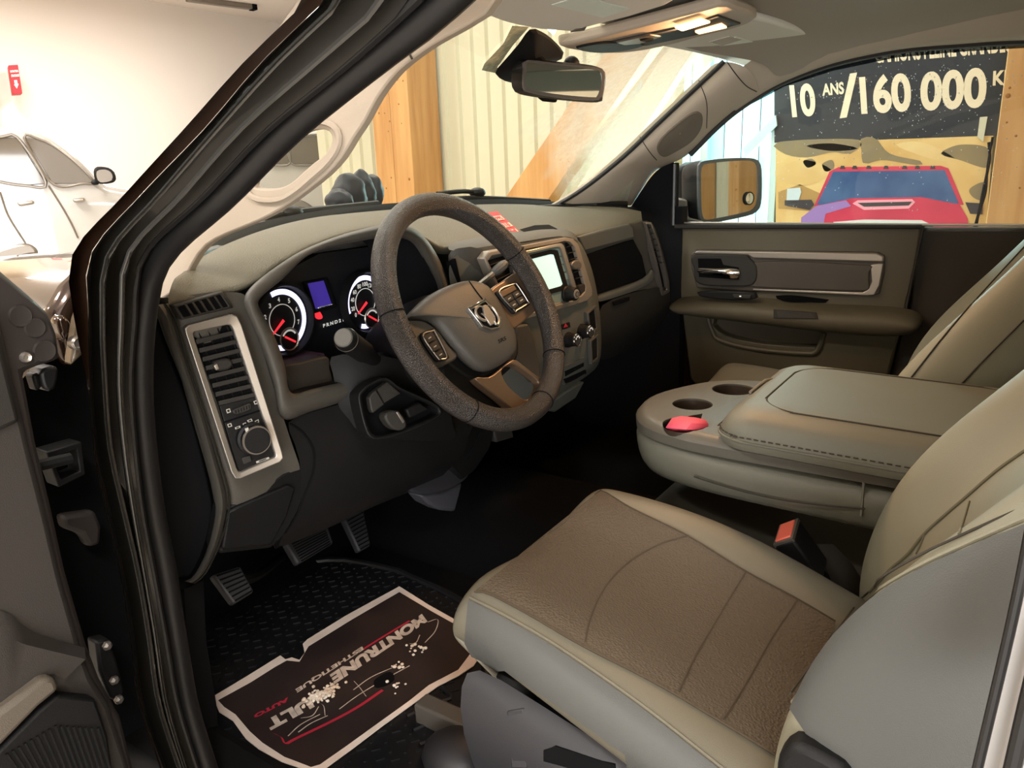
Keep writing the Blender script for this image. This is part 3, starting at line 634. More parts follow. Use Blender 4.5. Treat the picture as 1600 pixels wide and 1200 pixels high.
# sun visors lie against the headliner: one plane rising to the rear
def vis(x): return V((0, .66, 1.078+.045*(x+.3)/.7))
def visor(label, pts, x, lab, more):
    n = V((0, .15, 1)).normalized(); p = vis(x)
    t = thing('sun_visor', label, 'sun visor', onp(*pts[2], p, n), 'sun visors')
    obj('panel', G().slab(pl(pts, p, n), n*.016), M['visor'], t, bevel=.006, seg=3)
    obj('safety_label', G().slab(pl(lab, p-n*.0012, n), n*.001), M['label'], t)
    for nm, P, m in more: obj(nm, G().slab(pl(P, p-n*.0015, n), n*.004), M[m], t, bevel=.001)
    return t
v1 = visor('driver side grey sun visor with pale safety label above the mirror', crpx([(757, 24), (790, 36), (838, 46), (862, 48), (896, 50), (918, 43)], 12)+[(985, 26), (1040, 9), (1062, -4), (1075, -40), (930, -60), (790, -60), (740, -10)], -.3,
      [(862, 8), (905, -5), (985, 14), (942, 28)], [('edge_clip', [(891, 51), (900, 46), (917, 42), (914, 48)], 'silverd')])
v2 = visor('passenger side grey sun visor with pale label by the dome lamps', crpx([(1034, 73), (1080, 82), (1130, 94), (1156, 102), (1200, 106), (1248, 97), (1284, 86), (1291, 74), (1284, 62), (1240, 45)], 22)+[(1186, 30), (1150, 26), (1100, 40), (1060, 55)], .42,
      [(1112, 68), (1150, 58), (1208, 74), (1172, 84)], [('label_text', [(1108, 66), (1140, 57), (1160, 62), (1128, 72)], 'mark')])
# overhead console with switch panel and two lit map lamps
oc = thing('overhead_console', 'roof console with switches and two lit amber map lamps', 'overhead console', onp(1030, 60, vis(.1), V((0, .15, 1))), None)
n = V((0, .15, 1)).normalized(); p = vis(.12)
obj('housing', G().slab(pl(crpx([(872, 72), (905, 66), (1000, 42), (1100, 16), (1132, 8), (1150, 14), (1184, 28), (1150, 44), (1100, 56), (1050, 70), (1000, 80), (960, 84), (920, 82), (890, 78)], 40, True), p, n), n*.02), M['beige'], oc, bevel=.006)
obj('console_panel', G().slab(pl([(956, 66), (1070, 42), (1122, 25), (1158, 38), (1085, 56), (1010, 72), (970, 72)], p-n*.003, n), n*.006), M['dashd'], oc, bevel=.002)
obj('sunglass_bin', G().slab(pl(crpx([(900, 76), (940, 68), (985, 68), (1010, 70), (985, 78), (950, 83), (920, 82)], 20, True), p-n*.004, n), n*.006), M['black'], oc, bevel=.002)
obj('switch_panel', G().slab(pl([(962, 67), (1016, 55), (1034, 58), (1000, 69), (975, 71)], p-n*.006, n), n*.004), M['silverd'], oc, bevel=.002)
obj('switch', G().slab(pl(crpx([(1000, 64), (1012, 61), (1022, 62), (1014, 66)], 12, True), p-n*.008, n), n*.003), M['void'], oc, bevel=.001)
for P in ([(1054, 44), (1096, 31), (1110, 36), (1066, 49)], [(1086, 51), (1128, 39), (1136, 44), (1092, 54)]):
    l = obj('map_lamp', G().slab(pl(P, p-n*.007, n), n*.004), M['lens'], oc, bevel=.001)
pp_ = onp(1090, 44, p, n)-n*.03
area('map_lamp_light', pp_, pp_+V((-.35, -.1, -.6)), .08, .05, 2.6, (1.0, .55, .25))

# interior mirror hanging from the windshield
im = thing('rear_view_mirror', 'black framed rear view mirror hanging below the sun visor', 'mirror', at(872, 125, x=-.02))
c = at(872, 125, x=-.09); n = V((-.50, -.86, -.02)).normalized(); p = c
outl = crpx([(812, 92), (880, 97), (925, 102), (943, 110), (946, 124), (942, 148), (934, 160), (870, 156), (815, 148), (801, 138), (799, 118), (803, 98)], 44, True)
fac = crpx([(824, 94), (880, 100), (930, 105), (944, 112), (944, 130), (940, 150), (930, 157), (870, 152), (824, 143), (818, 134), (819, 104)], 44, True)
gl = crpx([(828, 98), (880, 103), (930, 109), (939, 114), (940, 130), (935, 148), (928, 152), (870, 147), (829, 139), (822, 132), (823, 104)], 44, True)
fo = pl(fac, p, n); bo = pl(outl, p-n*.030, n)
obj('housing', G().loft([fo, [lerp(a, b, .5)-n*0+ (a-c)*.015 for a, b in zip(fo, bo)], bo], closed=True, cap=True), M['black'], im)
obj('bezel', G().frame(pl(fac, p+n*.002, n), pl(gl, p+n*.002, n), -n*.006), mat('mirror_bezel', '#4a4846', .4), im)
obj('mirror_glass', G().slab(pl(gl, p+n*.001, n), -n*.003), M['mirror'], im)
obj('button', G().slab(pl([(842, 152), (872, 155), (870, 160), (850, 158)], p+n*.002, n), -n*.008), M['void'], im, bevel=.002)
wsS = Surf(ws)
sh_ = [(826, 42), (842, 44), (862, 58), (880, 80), (868, 92), (830, 92), (812, 118), (800, 126), (784, 122), (772, 110), (786, 92), (808, 66)]
q = [wsS.hit(a, b, .004) for a, b in crpx(sh_, 30, True)]; ctr = sum(q, V())/len(q); nn = (CAM-ctr).normalized()
obj('sensor_shroud', G().loft([q, [lerp(x, ctr, .12)+V((-.003, -.008, -.003)) for x in q], [lerp(x, ctr, .55)+V((-.004, -.014, -.006)) for x in q], [lerp(x, ctr, .97)+V((-.004, -.016, -.007)) for x in q]], closed=True), M['blackm'], im)
obj('stalk', G().tube(cr([ctr, lerp(ctr, c, .5), c-n*.02], 10), .014, 10), M['black'], im)
obj('ball_joint', G().ball(at(898, 100, x=.03)-n*.012, .016, 12, 8), M['black'], im)
fr = [wsS.hit(a, b, .002) for a, b in [(800, 38), (826, 40), (800, 70), (776, 104), (786, 114), (770, 112), (752, 108), (756, 98), (786, 66)]]
tag(obj('frit_patch', G().slab(fr, (CAM-ctr).normalized()*.001), mat('frit_dots', '#a9ab8c', .9, vary=(120, '#cfd0b4')), None), 'speckled printed patch on the windshield beside the mirror mount', 'windshield frit')

# ---------------------------------------------------------------- passenger door
pd = thing('passenger_door', 'closed passenger door with grey trim panel and silver accent', 'door', at(1230, 560, x=.8))
X = .80
def dx(P, x): return ax(P, x=x)
body = obj('door_panel', G().slab(dx([(1052, 352), (1440, 354), (1430, 420), (1412, 492), (1384, 600), (1340, 640), (1120, 640), (1078, 592), (1062, 460)], X), (.05, 0, 0)), mat('door_taupe', '#57503f', .55, bump=(900, .2)), pd, bevel=.006)
DT = bpy.data.materials['door_taupe']
pk_ = [(1112, 500), (1190, 510), (1278, 512), (1282, 520), (1274, 540), (1266, 545), (1180, 538), (1124, 524)]
cut(body, [G().slab(dx(crpx(pk_, 30, True), X-.02), (.055, 0, 0))], bevel=.004)
obj('map_pocket', G().slab(dx([(1105, 490), (1290, 500), (1290, 552), (1112, 532)], X+.045), (.004, 0, 0)), M['void'], pd)
obj('pocket_lip', G().tube(dx(crpx([(1106, 498), (1114, 520), (1126, 532), (1180, 545), (1262, 552), (1278, 546), (1288, 520)], 30), X-.004), .007, 8), DT, pd)
# upper ledge
obj('window_sill', G().slab(dx([(1052, 350), (1440, 352), (1440, 358), (1053, 358)], X-.012), (.05, 0, 0)), M['dashd'], pd, bevel=.004)
# armrest with switch pod
arm = G()
top = crpx([(1052, 466), (1100, 462), (1180, 464), (1280, 474), (1380, 478), (1430, 484), (1443, 492)], 20); bot = crpx([(1066, 482), (1100, 488), (1180, 498), (1280, 510), (1380, 518), (1430, 514), (1443, 506)], 20)
T0, B0 = dx(top, X), dx(bot, X)
arm.loft([[a, a+V((-.05, 0, -.006)), a+V((-.075, 0, -.018)), lerp(a, b, .5)+V((-.08, 0, -.012)), b+V((-.06, 0, -.008)), b] for a, b in zip(T0, B0)], cap=True)
ar = obj('armrest', arm, DT, pd, sub=1)
S2 = Surf(ar, body)
obj('pull_cup', G().loft(S2.patch([(1214, 466), (1232, 473), (1290, 473)], [(1212, 462), (1240, 461), (1296, 468)], 8, 3, .0015)), M['void'], pd)
q = [S2.hit(a, b, .002) for a, b in ((1209, 484), (1276, 489), (1279, 499), (1209, 497))]
nn = V((-1, 0, .1))
obj('reflector_frame', G().slab(q, nn*.002), M['black'], pd, bevel=.001)
q2 = [q[0].lerp(q[2], .07), q[1].lerp(q[3], .12), q[2].lerp(q[0], .07), q[3].lerp(q[1], .12)]
obj('reflector', G().slab([k+nn*.0022 for k in q2], nn*.001), M['dashd'], pd)
obj('switch_plate', G().slab(dx(crpx([(1088, 457), (1120, 455), (1172, 457), (1182, 461), (1178, 468), (1140, 469), (1096, 464)], 20, True), X-.068), (.02, 0, 0)), M['black'], pd, bevel=.003)
sw = obj('window_switch', G().slab(dx([(1144, 460), (1174, 461), (1172, 467), (1146, 466)], X-.074), (.01, 0, 0)), M['dashd'], pd, bevel=.002)
obj('switch_mark', G().slab(dx([(1155, 462), (1158, 462), (1158, 464), (1155, 464)], X-.0755), (.001, 0, 0)), M['white'], sw)
# silver accent with insert and handle cup
acc = [(1082, 394), (1090, 390), (1180, 392), (1290, 394), (1372, 396), (1381, 400), (1381, 420), (1377, 446), (1370, 460), (1356, 462), (1270, 458), (1176, 454)]
obj('accent_panel', G().slab(dx([(1078, 398), (1086, 390), (1372, 394), (1382, 399), (1382, 425), (1374, 460), (1360, 463), (1176, 456), (1088, 450), (1080, 420)], X-.008), (.02, 0, 0)), mat('accent_taupe', '#4d463e', .5), pd, bevel=.004)
obj('silver_accent', G().slab(dx([(1083, 396), (1090, 391), (1370, 395), (1381, 400), (1380, 410), (1176, 404), (1168, 399), (1090, 397)], X-.017), (.012, 0, 0)), M['silver'], pd, bevel=.004)
obj('silver_accent', G().slab(dx([(1372, 412), (1380, 412), (1374, 446), (1366, 461), (1354, 462), (1176, 454), (1176, 451), (1348, 457), (1357, 452), (1362, 440), (1360, 414)], X-.015), (.010, 0, 0)), M['silver'], pd, bevel=.002)
obj('accent_insert', G().slab(dx(crpx([(1178, 410), (1350, 414), (1358, 420), (1356, 446), (1348, 455), (1182, 449), (1178, 444)], 36, True), X-.016), (.010, 0, 0)), mat('accent_vinyl', '#4a433b', .55, bump=(900, .2)), pd, bevel=.003)
obj('handle_bezel', G().slab(dx(crpx([(1084, 399), (1160, 398), (1172, 405), (1182, 416), (1182, 436), (1174, 446), (1150, 448), (1092, 444), (1084, 420)], 36, True), X-.019), (.012, 0, 0)), M['dashd'], pd, bevel=.004)
obj('handle_cup', G().slab(dx([(1090, 404), (1126, 404), (1130, 414), (1154, 418), (1154, 437), (1092, 433)], X-.0205), (.003, 0, 0)), M['void'], pd, bevel=.001)
hd = obj('door_handle', G().loft([[at(px, py, x=X-.022-xx) for px, py, xx in r] for r in ([(1089, 418, .0), (1120, 420, .012), (1136, 419, .012), (1155, 420, .002)], [(1089, 422, .006), (1120, 424, .02), (1138, 424, .022), (1156, 424, .006)], [(1089, 428, .004), (1120, 429, .014), (1134, 434, .016), (1155, 437, .004)])]), M['chrome'], pd, sub=1)
# dark quarter behind the door and the window above
obj('quarter_panel', G().slab(dx([(1436, 356), (1640, 356), (1640, 640), (1380, 640), (1398, 560), (1424, 470)], X+.03), (.04, 0, 0)), mat('rear_panel_dark', '#38312b', .7), truck, bevel=.004)
obj('quarter_seam', G().tube(dx([(1443, 353), (1437, 380), (1424, 440), (1414, 492)], X-.002), .003, 6), M['dashd'], pd)
obj('sail_panel', G().slab(dx(crpx([(983, 326), (1000, 300), (1020, 272), (1042, 256), (1056, 254)], 14)+[(1054, 352), (1052, 470), (1040, 470), (1030, 370), (1012, 345)], X-.004), (.03, 0, 0)), M['blackm'], pd, bevel=.004)
obj('window_channel', G().tube(dx([(1054, 256), (1053, 300), (1052, 352)], X-.006), .007, 8), M['rubber'], pd)
wg = thing('window_2', 'wet passenger window glass with water drops', 'window', (.82, .4, .95)); del wg['category']; wg['kind'] = 'structure'
obj('pane', G().slab(dx([(1040, 360), (1040, 250), (1120, 180), (1200, 130), (1300, 90), (1450, 66), (1700, 50), (1700, 362)], .822), (.004, 0, 0)), M['glass'], wg)
obj('tint_band', G().loft([dx([(a, b-6) for a, b, _ in win_top[4:]], .818), dx([(a, b+(14 if a > 1250 else 11 if a > 1150 else 4)) for a, b, _ in win_top[4:]], .818)]), glassmat('window_edge_tint', (.07, .08, .09, 1), 0), wg)
g = G(); drop = mat('water_drop', '#e9f2f4', .08, spec=.8)
for k in range(420):
    px = random.gauss(1400, 90) if k % 3 else random.uniform(1200, 1590); py = random.gauss(150, 45) if k % 3 else random.uniform(95, 330)
    if px < 1100 or px > 1600 or py > 345 or py < 60+(1600-px)**2/3500: continue
    r = random.choice((.0006, .0008, .001, .0014)); c = at(px, py, x=.8195); g.ball(c, (.0006, r, r*1.2), 5, 4)
obj('water_drops', g, drop, wg, kind='stuff')
obj('lower_glass_edge', G().tube(dx([(1052, 348), (1440, 351), (1700, 352)], .812), .003, 6), M['silver'], wg)

# outside mirror on the passenger door
om = thing('door_mirror', 'black outside door mirror seen through the passenger window', 'door mirror', at(1140, 300, x=1.05))
c = at(1138, 300, x=1.06); n = V((-.42, -.905, .02)).normalized()
o_ = crpx([(1092, 258), (1102, 251), (1140, 247), (1176, 247), (1188, 254), (1191, 275), (1190, 315), (1184, 330), (1166, 338), (1106, 350), (1096, 347), (1092, 330), (1091, 290)], 48, True)
i_ = crpx([(1097, 262), (1106, 256), (1140, 252), (1172, 251), (1182, 257), (1184, 276), (1183, 313), (1177, 326), (1162, 332), (1108, 343), (1100, 340), (1097, 326), (1096, 290)], 48, True)
O3 = pl(o_, c, n); I3 = pl(i_, c, n); cc = sum(O3, V())/len(O3)
obj('shell', G().loft([[x-n*.006+(cc-x)*.0 for x in O3], [x-n*.05+(x-cc)*.04+V((-.01, 0, 0)) for x in O3], [lerp(x, cc, .25)-n*.11+V((-.02, 0, 0)) for x in O3], [lerp(x, cc, .95)-n*.13 for x in O3]], closed=True), M['black'], om, sub=1)
obj('rim', G().frame(O3, I3, -n*.008), mat('mirror_rim', '#55585a', .35), om, bevel=.002)
obj('mirror_glass', G().slab([x-n*.002 for x in I3], -n*.003), M['mirror'], om)
q = onp(1170, 310, c, n)
obj('spot_mirror', G().lathe(q, n, [(.019, -.001), (.019, .003), (.0165, .004), (.0, .0055)], 24), M['mirror'], om)
obj('spot_mirror_rim', G().lathe(q, n, [(.0185, -.001), (.0205, .0), (.0205, .004), (.0175, .0045)], 24, cap=False), M['black'], om)
obj('mount_arm', G().slab(ax([(1052, 308), (1074, 312), (1076, 340), (1100, 346), (1100, 352), (1052, 350)], x=.93), (.06, .03, 0)), M['silverd'], om, bevel=.01)
obj('mount_shell', G().slab(ax(crpx([(1058, 268), (1072, 258), (1094, 254), (1100, 300), (1098, 348), (1076, 338), (1062, 312)], 24, True), x=1.02), (.06, .05, 0)), M['black'], om, bevel=.012)
# ---------------------------------------------------------------- dashboard
db = thing('dashboard', 'dark grey dashboard with grained top pad and black glove box', 'dashboard', (0, 1.0, .6))
def dy(P, y): return ax(P, y=y)
NB = 46
back = cr(aty([(286, 432, .93), (300, 412, .97), (330, 392, 1.02), (420, 357, 1.10), (520, 336, 1.14), (620, 326, 1.165), (700, 321, 1.175), (790, 318, 1.165), (870, 321, 1.12), (930, 322, 1.02), (975, 325, .93), (1000, 333, .885)]), NB)
front = cr(aty([(262, 470, .87), (318, 458, .865), (360, 450, .86), (398, 434, .85), (450, 397, .845), (520, 368, .84), (590, 352, .84), (640, 355, .84), (672, 374, .845), (700, 386, .85), (760, 376, .855), (815, 368, .86), (900, 367, .87), (985, 349, .865), (1003, 343, .86)]), NB)
rows = []
for b, f in zip(back, front):
    r = [b+V((0, .05, -.03)), b+V((0, .012, -.002)), b]
    for t in (.15, .35, .55, .75, .9): r.append(lerp(b, f, t)+V((0, 0, .012*4*t*(1-t))))
    r += [f, f+V((0, -.003, -.006)), f+V((0, .014, -.014))]; rows.append(r)
pad = obj('top_pad', G().loft(rows), mat('dash_grained_pad', '#66604f', .6, bump=(520, .8)), db, sub=1)
DP = M['dash']
up2 = cr(aty([(280, 428, .95), (306, 396, 1.0), (334, 372, 1.06), (420, 344, 1.13), (520, 326, 1.165), (620, 317, 1.185), (700, 313, 1.19), (790, 311, 1.18), (868, 315, 1.14), (930, 318, 1.03), (975, 323, .94)]), NB)
obj('defroster_strip', G().loft([[b+V((0, -.004, -.004)) for b in back], [b+V((0, .002, .0015)) for b in back], [lerp(b, u, .5) for b, u in zip(back, up2)], up2]), M['blackm'], db)
# cluster hood: thick arch with the instruments set deep behind it
N = 64
ho = [(379, 470), (386, 456), (400, 440), (432, 416), (470, 392), (520, 371), (560, 359), (605, 350), (640, 353), (662, 368), (684, 400), (702, 446), (706, 500), (700, 560), (640, 592), (560, 620), (524, 632), (480, 645), (440, 657), (428, 604), (410, 548)]
hi = [(404, 474), (409, 466), (420, 456), (448, 433), (481, 401), (520, 386), (560, 378), (603, 371), (636, 372), (652, 382), (670, 412), (688, 446), (692, 500), (684, 545), (630, 572), (560, 592), (517, 602), (484, 610), (456, 616), (448, 572), (431, 524)]
Ho = crpx(ho, N, True); Hi = crpx(hi, N, True)
g = G()
a0 = dy(Ho, .86); a1 = dy(Ho, .825); a2 = dy([lerp(V((*p, 0)), V((*q, 0)), .45)[:2] for p, q in zip(Ho, Hi)], .815); a3 = dy(Hi, .822); a4 = [p+V((0, .006, 0)) for p in a3]
g.loft([a0, a1, a2, a3, a4], closed=True)
obj('cluster_hood', g, DP, db, sub=1)
obj('cluster_cowl', G().loft([[p+V((0, .004, 0)) for p in a3], [p+V((0, .115, 0)) for p in a3]], closed=True), M['blackm'], db)
# lower storage blank under the gauges
obj('blank_panel', G().slab(dy(crpx([(444, 572), (470, 566), (512, 557), (516, 575), (519, 600), (488, 608), (458, 616), (450, 596)], 30, True), .845), (0, .03, 0)), M['dashd'], db, bevel=.003)
# driver end: vent panel, raised rib, end plate
vp = obj('vent_panel', G().loft([aty([(x, y, d) for x, y, d in P]) for P in (
    [(240, 462, .90), (258, 468, .875), (330, 455, .862), (374, 456, .855), (388, 462, .85)], [(252, 488, .90), (270, 492, .865), (340, 484, .852), (376, 486, .848), (394, 500, .845)],
    [(266, 530, .90), (284, 534, .865), (345, 520, .852), (384, 520, .848), (408, 540, .845)], [(296, 640, .90), (316, 640, .865), (372, 620, .852), (412, 610, .848), (432, 620, .845)],
    [(330, 752, .90), (352, 762, .865), (410, 734, .852), (444, 722, .848), (462, 712, .845)], [(338, 800, .90), (355, 800, .87), (412, 770, .86), (452, 752, .855), (474, 740, .85)])]), DP, db, sub=2)
rib = G(); L = crpx([(233, 478), (246, 496), (258, 530), (282, 590), (300, 645), (318, 710), (332, 770), (335, 805), (322, 862), (302, 900), (288, 908)], 40); Rr = crpx([(262, 474), (276, 498), (288, 540), (306, 596), (324, 650), (344, 715), (360, 772), (358, 805), (345, 850), (322, 896), (304, 912)], 40)
rib.loft([[at(a, b, y=.915), at(lerp(a, c, .12), lerp(b, d, .12), y=.868), at(lerp(a, c, .5), lerp(b, d, .5), y=.858), at(lerp(a, c, .72), lerp(b, d, .72), y=.862), at(lerp(a, c, .78), lerp(b, d, .78), y=.873), at(lerp(a, c, .86), lerp(b, d, .86), y=.873), at(lerp(a, c, .92), lerp(b, d, .92), y=.862), at(c, d, y=.868)] for (a, b), (c, d) in zip(L, Rr)])
obj('end_rib', rib, DP, db, ang=50)
obj('end_plate', G().slab(ax(crpx([(233, 480), (248, 506), (262, 545), (284, 600), (300, 650), (318, 716), (331, 775), (333, 806), (318, 864), (298, 902), (284, 906), (268, 880), (250, 800), (238, 720), (230, 640), (226, 560), (228, 500)], 50, True), y=.905), (0, .02, 0)), M['blackm'], db, bevel=.004)
# knee bolster and lower panels
kb = G().loft([aty(P) for P in ([(440, 657, .845), (482, 645, .84), (524, 633, .84), (570, 622, .82), (640, 600, .80), (720, 600, .80)], [(462, 690, .842), (490, 690, .835), (540, 680, .825), (600, 668, .805), (660, 668, .80), (730, 660, .80)],
    [(474, 742, .845), (500, 740, .84), (560, 730, .825), (620, 720, .815), (680, 712, .81), (735, 690, .81)], [(466, 800, .86), (490, 800, .855), (550, 790, .845), (620, 768, .835), (668, 745, .83), (720, 718, .83)],
    [(432, 852, .885), (470, 838, .88), (530, 812, .875), (580, 786, .87), (640, 764, .865), (690, 742, .86)], [(436, 856, .93), (474, 842, .93), (534, 816, .93), (584, 790, .93), (644, 768, .93), (694, 746, .93)])])
knee = obj('knee_bolster', kb, M['black'], db, sub=1)
obj('lower_panel', G().slab(aty([(352, 790, .872), (372, 786, .868), (444, 740, .85), (474, 728, .848), (482, 760, .85), (468, 800, .858), (444, 838, .868), (425, 857, .872), (344, 866, .878), (340, 850, .88)]), (0, .03, 0)), M['black'], db, bevel=.005)
obj('fuse_door', G().slab(aty([(356, 800, .866), (376, 790, .862), (452, 758, .846), (462, 762, .847), (448, 808, .858), (424, 852, .866), (348, 858, .870)]), (0, .01, 0)), M['black'], db, bevel=.003)
SK = Surf(knee, vp)
obj('panel_seam', G().tube(SK.line([(446, 658), (468, 672), (482, 688), (490, 708), (488, 738), (476, 770), (462, 806), (436, 846)], 30, .001), .0016, 5), M['void'], db)
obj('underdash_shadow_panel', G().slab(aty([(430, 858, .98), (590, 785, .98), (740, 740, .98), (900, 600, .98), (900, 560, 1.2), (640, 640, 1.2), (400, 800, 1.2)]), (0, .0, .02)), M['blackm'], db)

# defrost vent on the left corner
dv = obj('corner_vent', G().frame(aty([(272, 478, .858), (347, 455, .853), (366, 481, .848), (285, 500, .853)]), aty([(278, 480, .856), (345, 460, .851), (358, 479, .846), (288, 496, .851)]), (0, .02, 0)), M['dashd'], db, bevel=.002)
obj('vent_shade_plate', G().slab(aty([(277, 480, .8575), (345, 459, .8525), (359, 479, .8475), (287, 496, .8525)]), (0, .003, 0)), M['void'], dv)  # black plate ahead of the panel paints the shaded vent depth
for k in range(5):
    t = (k+1)/6; a, b = aty([(lerp(278, 345, t), lerp(480, 460, t), .852), (lerp(288, 358, t), lerp(496, 479, t), .847)])
    obj('louver', G().slab([a, b, b+V((.001, .004, 0)), a+V((.001, .004, 0))], (.003, 0, 0)), M['dashd'], dv)

# silver-framed driver vent with light switch
n = V((-.30, -.95, .06)).normalized(); VC = at(368, 620, y=.842)
def vpn(P, h=0): return pl(P, VC+n*h, n)
bo = [(289, 513), (294, 508), (362, 491), (371, 494), (378, 508), (441, 706), (443, 716), (438, 722), (376, 748), (368, 748), (362, 738), (291, 522)]
bi = [(302, 522), (304, 519), (354, 508), (361, 508), (364, 514), (430, 708), (431, 713), (428, 715), (378, 737), (373, 737), (370, 732), (303, 526)]
vb = obj('vent_bezel', G().frame(vpn(bo, .006), vpn(bi, .003), -n*.014), M['silver'], db, bevel=.0022)
obj('vent_shade_plate', G().slab(vpn([(300, 518), (364, 505), (405, 622), (343, 636)], -.0050), -n*.003), M['void'], vb)  # near-black plate ahead of the panel stands for shade behind the slats
for k in range(8):
    t = (k+.6)/8
    l = (lerp(303, 344, t), lerp(522, 632, t)); r = (lerp(361, 403, t), lerp(508, 618, t))
    a, b = vpn([l, r], .0015); back_ = -n*.0055
    obj('slat', G().slab([a, b, b+back_+V((0, 0, -.001)), a+back_+V((0, 0, -.001))], V((0, 0, -.0062))), M['dashd'], vb, bevel=.0008)
for k in range(4):
    t = (k+.5)/4
    a, b = vpn([(lerp(303, 361, t), lerp(522, 508, t)), (lerp(344, 403, t), lerp(632, 618, t))], -.0035)
    obj('vane', G().slab([a, b, b-n*.002, a-n*.002], (.002, 0, 0)), M['black'], vb)
vt = obj('vent_tab', G().slab(vpn(crpx([(333, 568), (340, 563), (356, 560), (364, 565), (364, 572), (356, 578), (342, 580), (335, 576)], 20, True), .004), -n*.014), M['dashd'], vb, bevel=.003)
obj('tab_edge', G().slab(vpn([(334, 571), (340, 568), (343, 577), (338, 579)], .006), -n*.004), M['silver'], vt, bevel=.001)
obj('light_switch_plate', G().slab(vpn([(343, 634), (404, 618), (432, 712), (373, 738)], -.002), -n*.006), M['black'], vb, bevel=.001)
obj('plate_joint', G().tube(vpn([(350, 660), (411, 640)], -.0012), .0011, 5), M['void'], vb)
dm = obj('dimmer_wheel', G().slab(vpn(crpx([(364, 641), (385, 632), (391, 629), (393, 634), (392, 640), (370, 648), (366, 647)], 20, True), .003), -n*.008), M['dashd'], vb, bevel=.002)
for k in range(6): obj('dimmer_rib', G().tube(vpn([(368+k*4.2, 641-k*1.6), (369+k*4.2, 646-k*1.6)], .0035), .0006, 5), M['black'], dm)
g = G()
kc = onp(394, 684, VC, n)
for P in ([(353, 640), (359, 638), (361, 644), (355, 646)], [(396, 627), (402, 625), (403, 631), (398, 632)], [(355, 663), (361, 661), (363, 666), (357, 668)], [(367, 668), (375, 665), (376, 668), (368, 671)], [(379, 662), (384, 660), (386, 664), (381, 666)], [(386, 657), (393, 654), (395, 658), (388, 660)], [(398, 658), (404, 655), (405, 660), (399, 662)], [(400, 721), (420, 714), (421, 716.5), (401, 724)], [(382, 718), (388, 715), (390, 720), (384, 722)]):
    g.frame(vpn(P, -.0008), vpn([(lerp(x, sum(a for a, _ in P)/4, .42), lerp(y, sum(b for _, b in P)/4, .42)) for x, y in P], -.0008), -n*.0005)
obj('switch_icons', g, M['mark'], vb)
kn = obj('light_knob', G().lathe(kc, n, [(.0215, -.004), (.0215, .006), (.0185, .008), (.0185, .017), (.0165, .019), (.0, .019)], 32), M['black'], vb)
obj('knob_ring', G().lathe(kc, n, [(.0183, .0165), (.0195, .0175), (.0186, .0195), (.0172, .0195)], 32, cap=False), M['silverd'], kn)
obj('knob_pointer', G().slab(vpn([(383, 670), (388, 668), (389, 674), (385, 676)], .019), -n*.002), M['mark'], kn)
obj('cargo_lamp_button', G().slab(vpn([(378, 716), (391, 711), (394, 721), (381, 726)], .0005), -n*.004), M['dashd'], vb, bevel=.001)

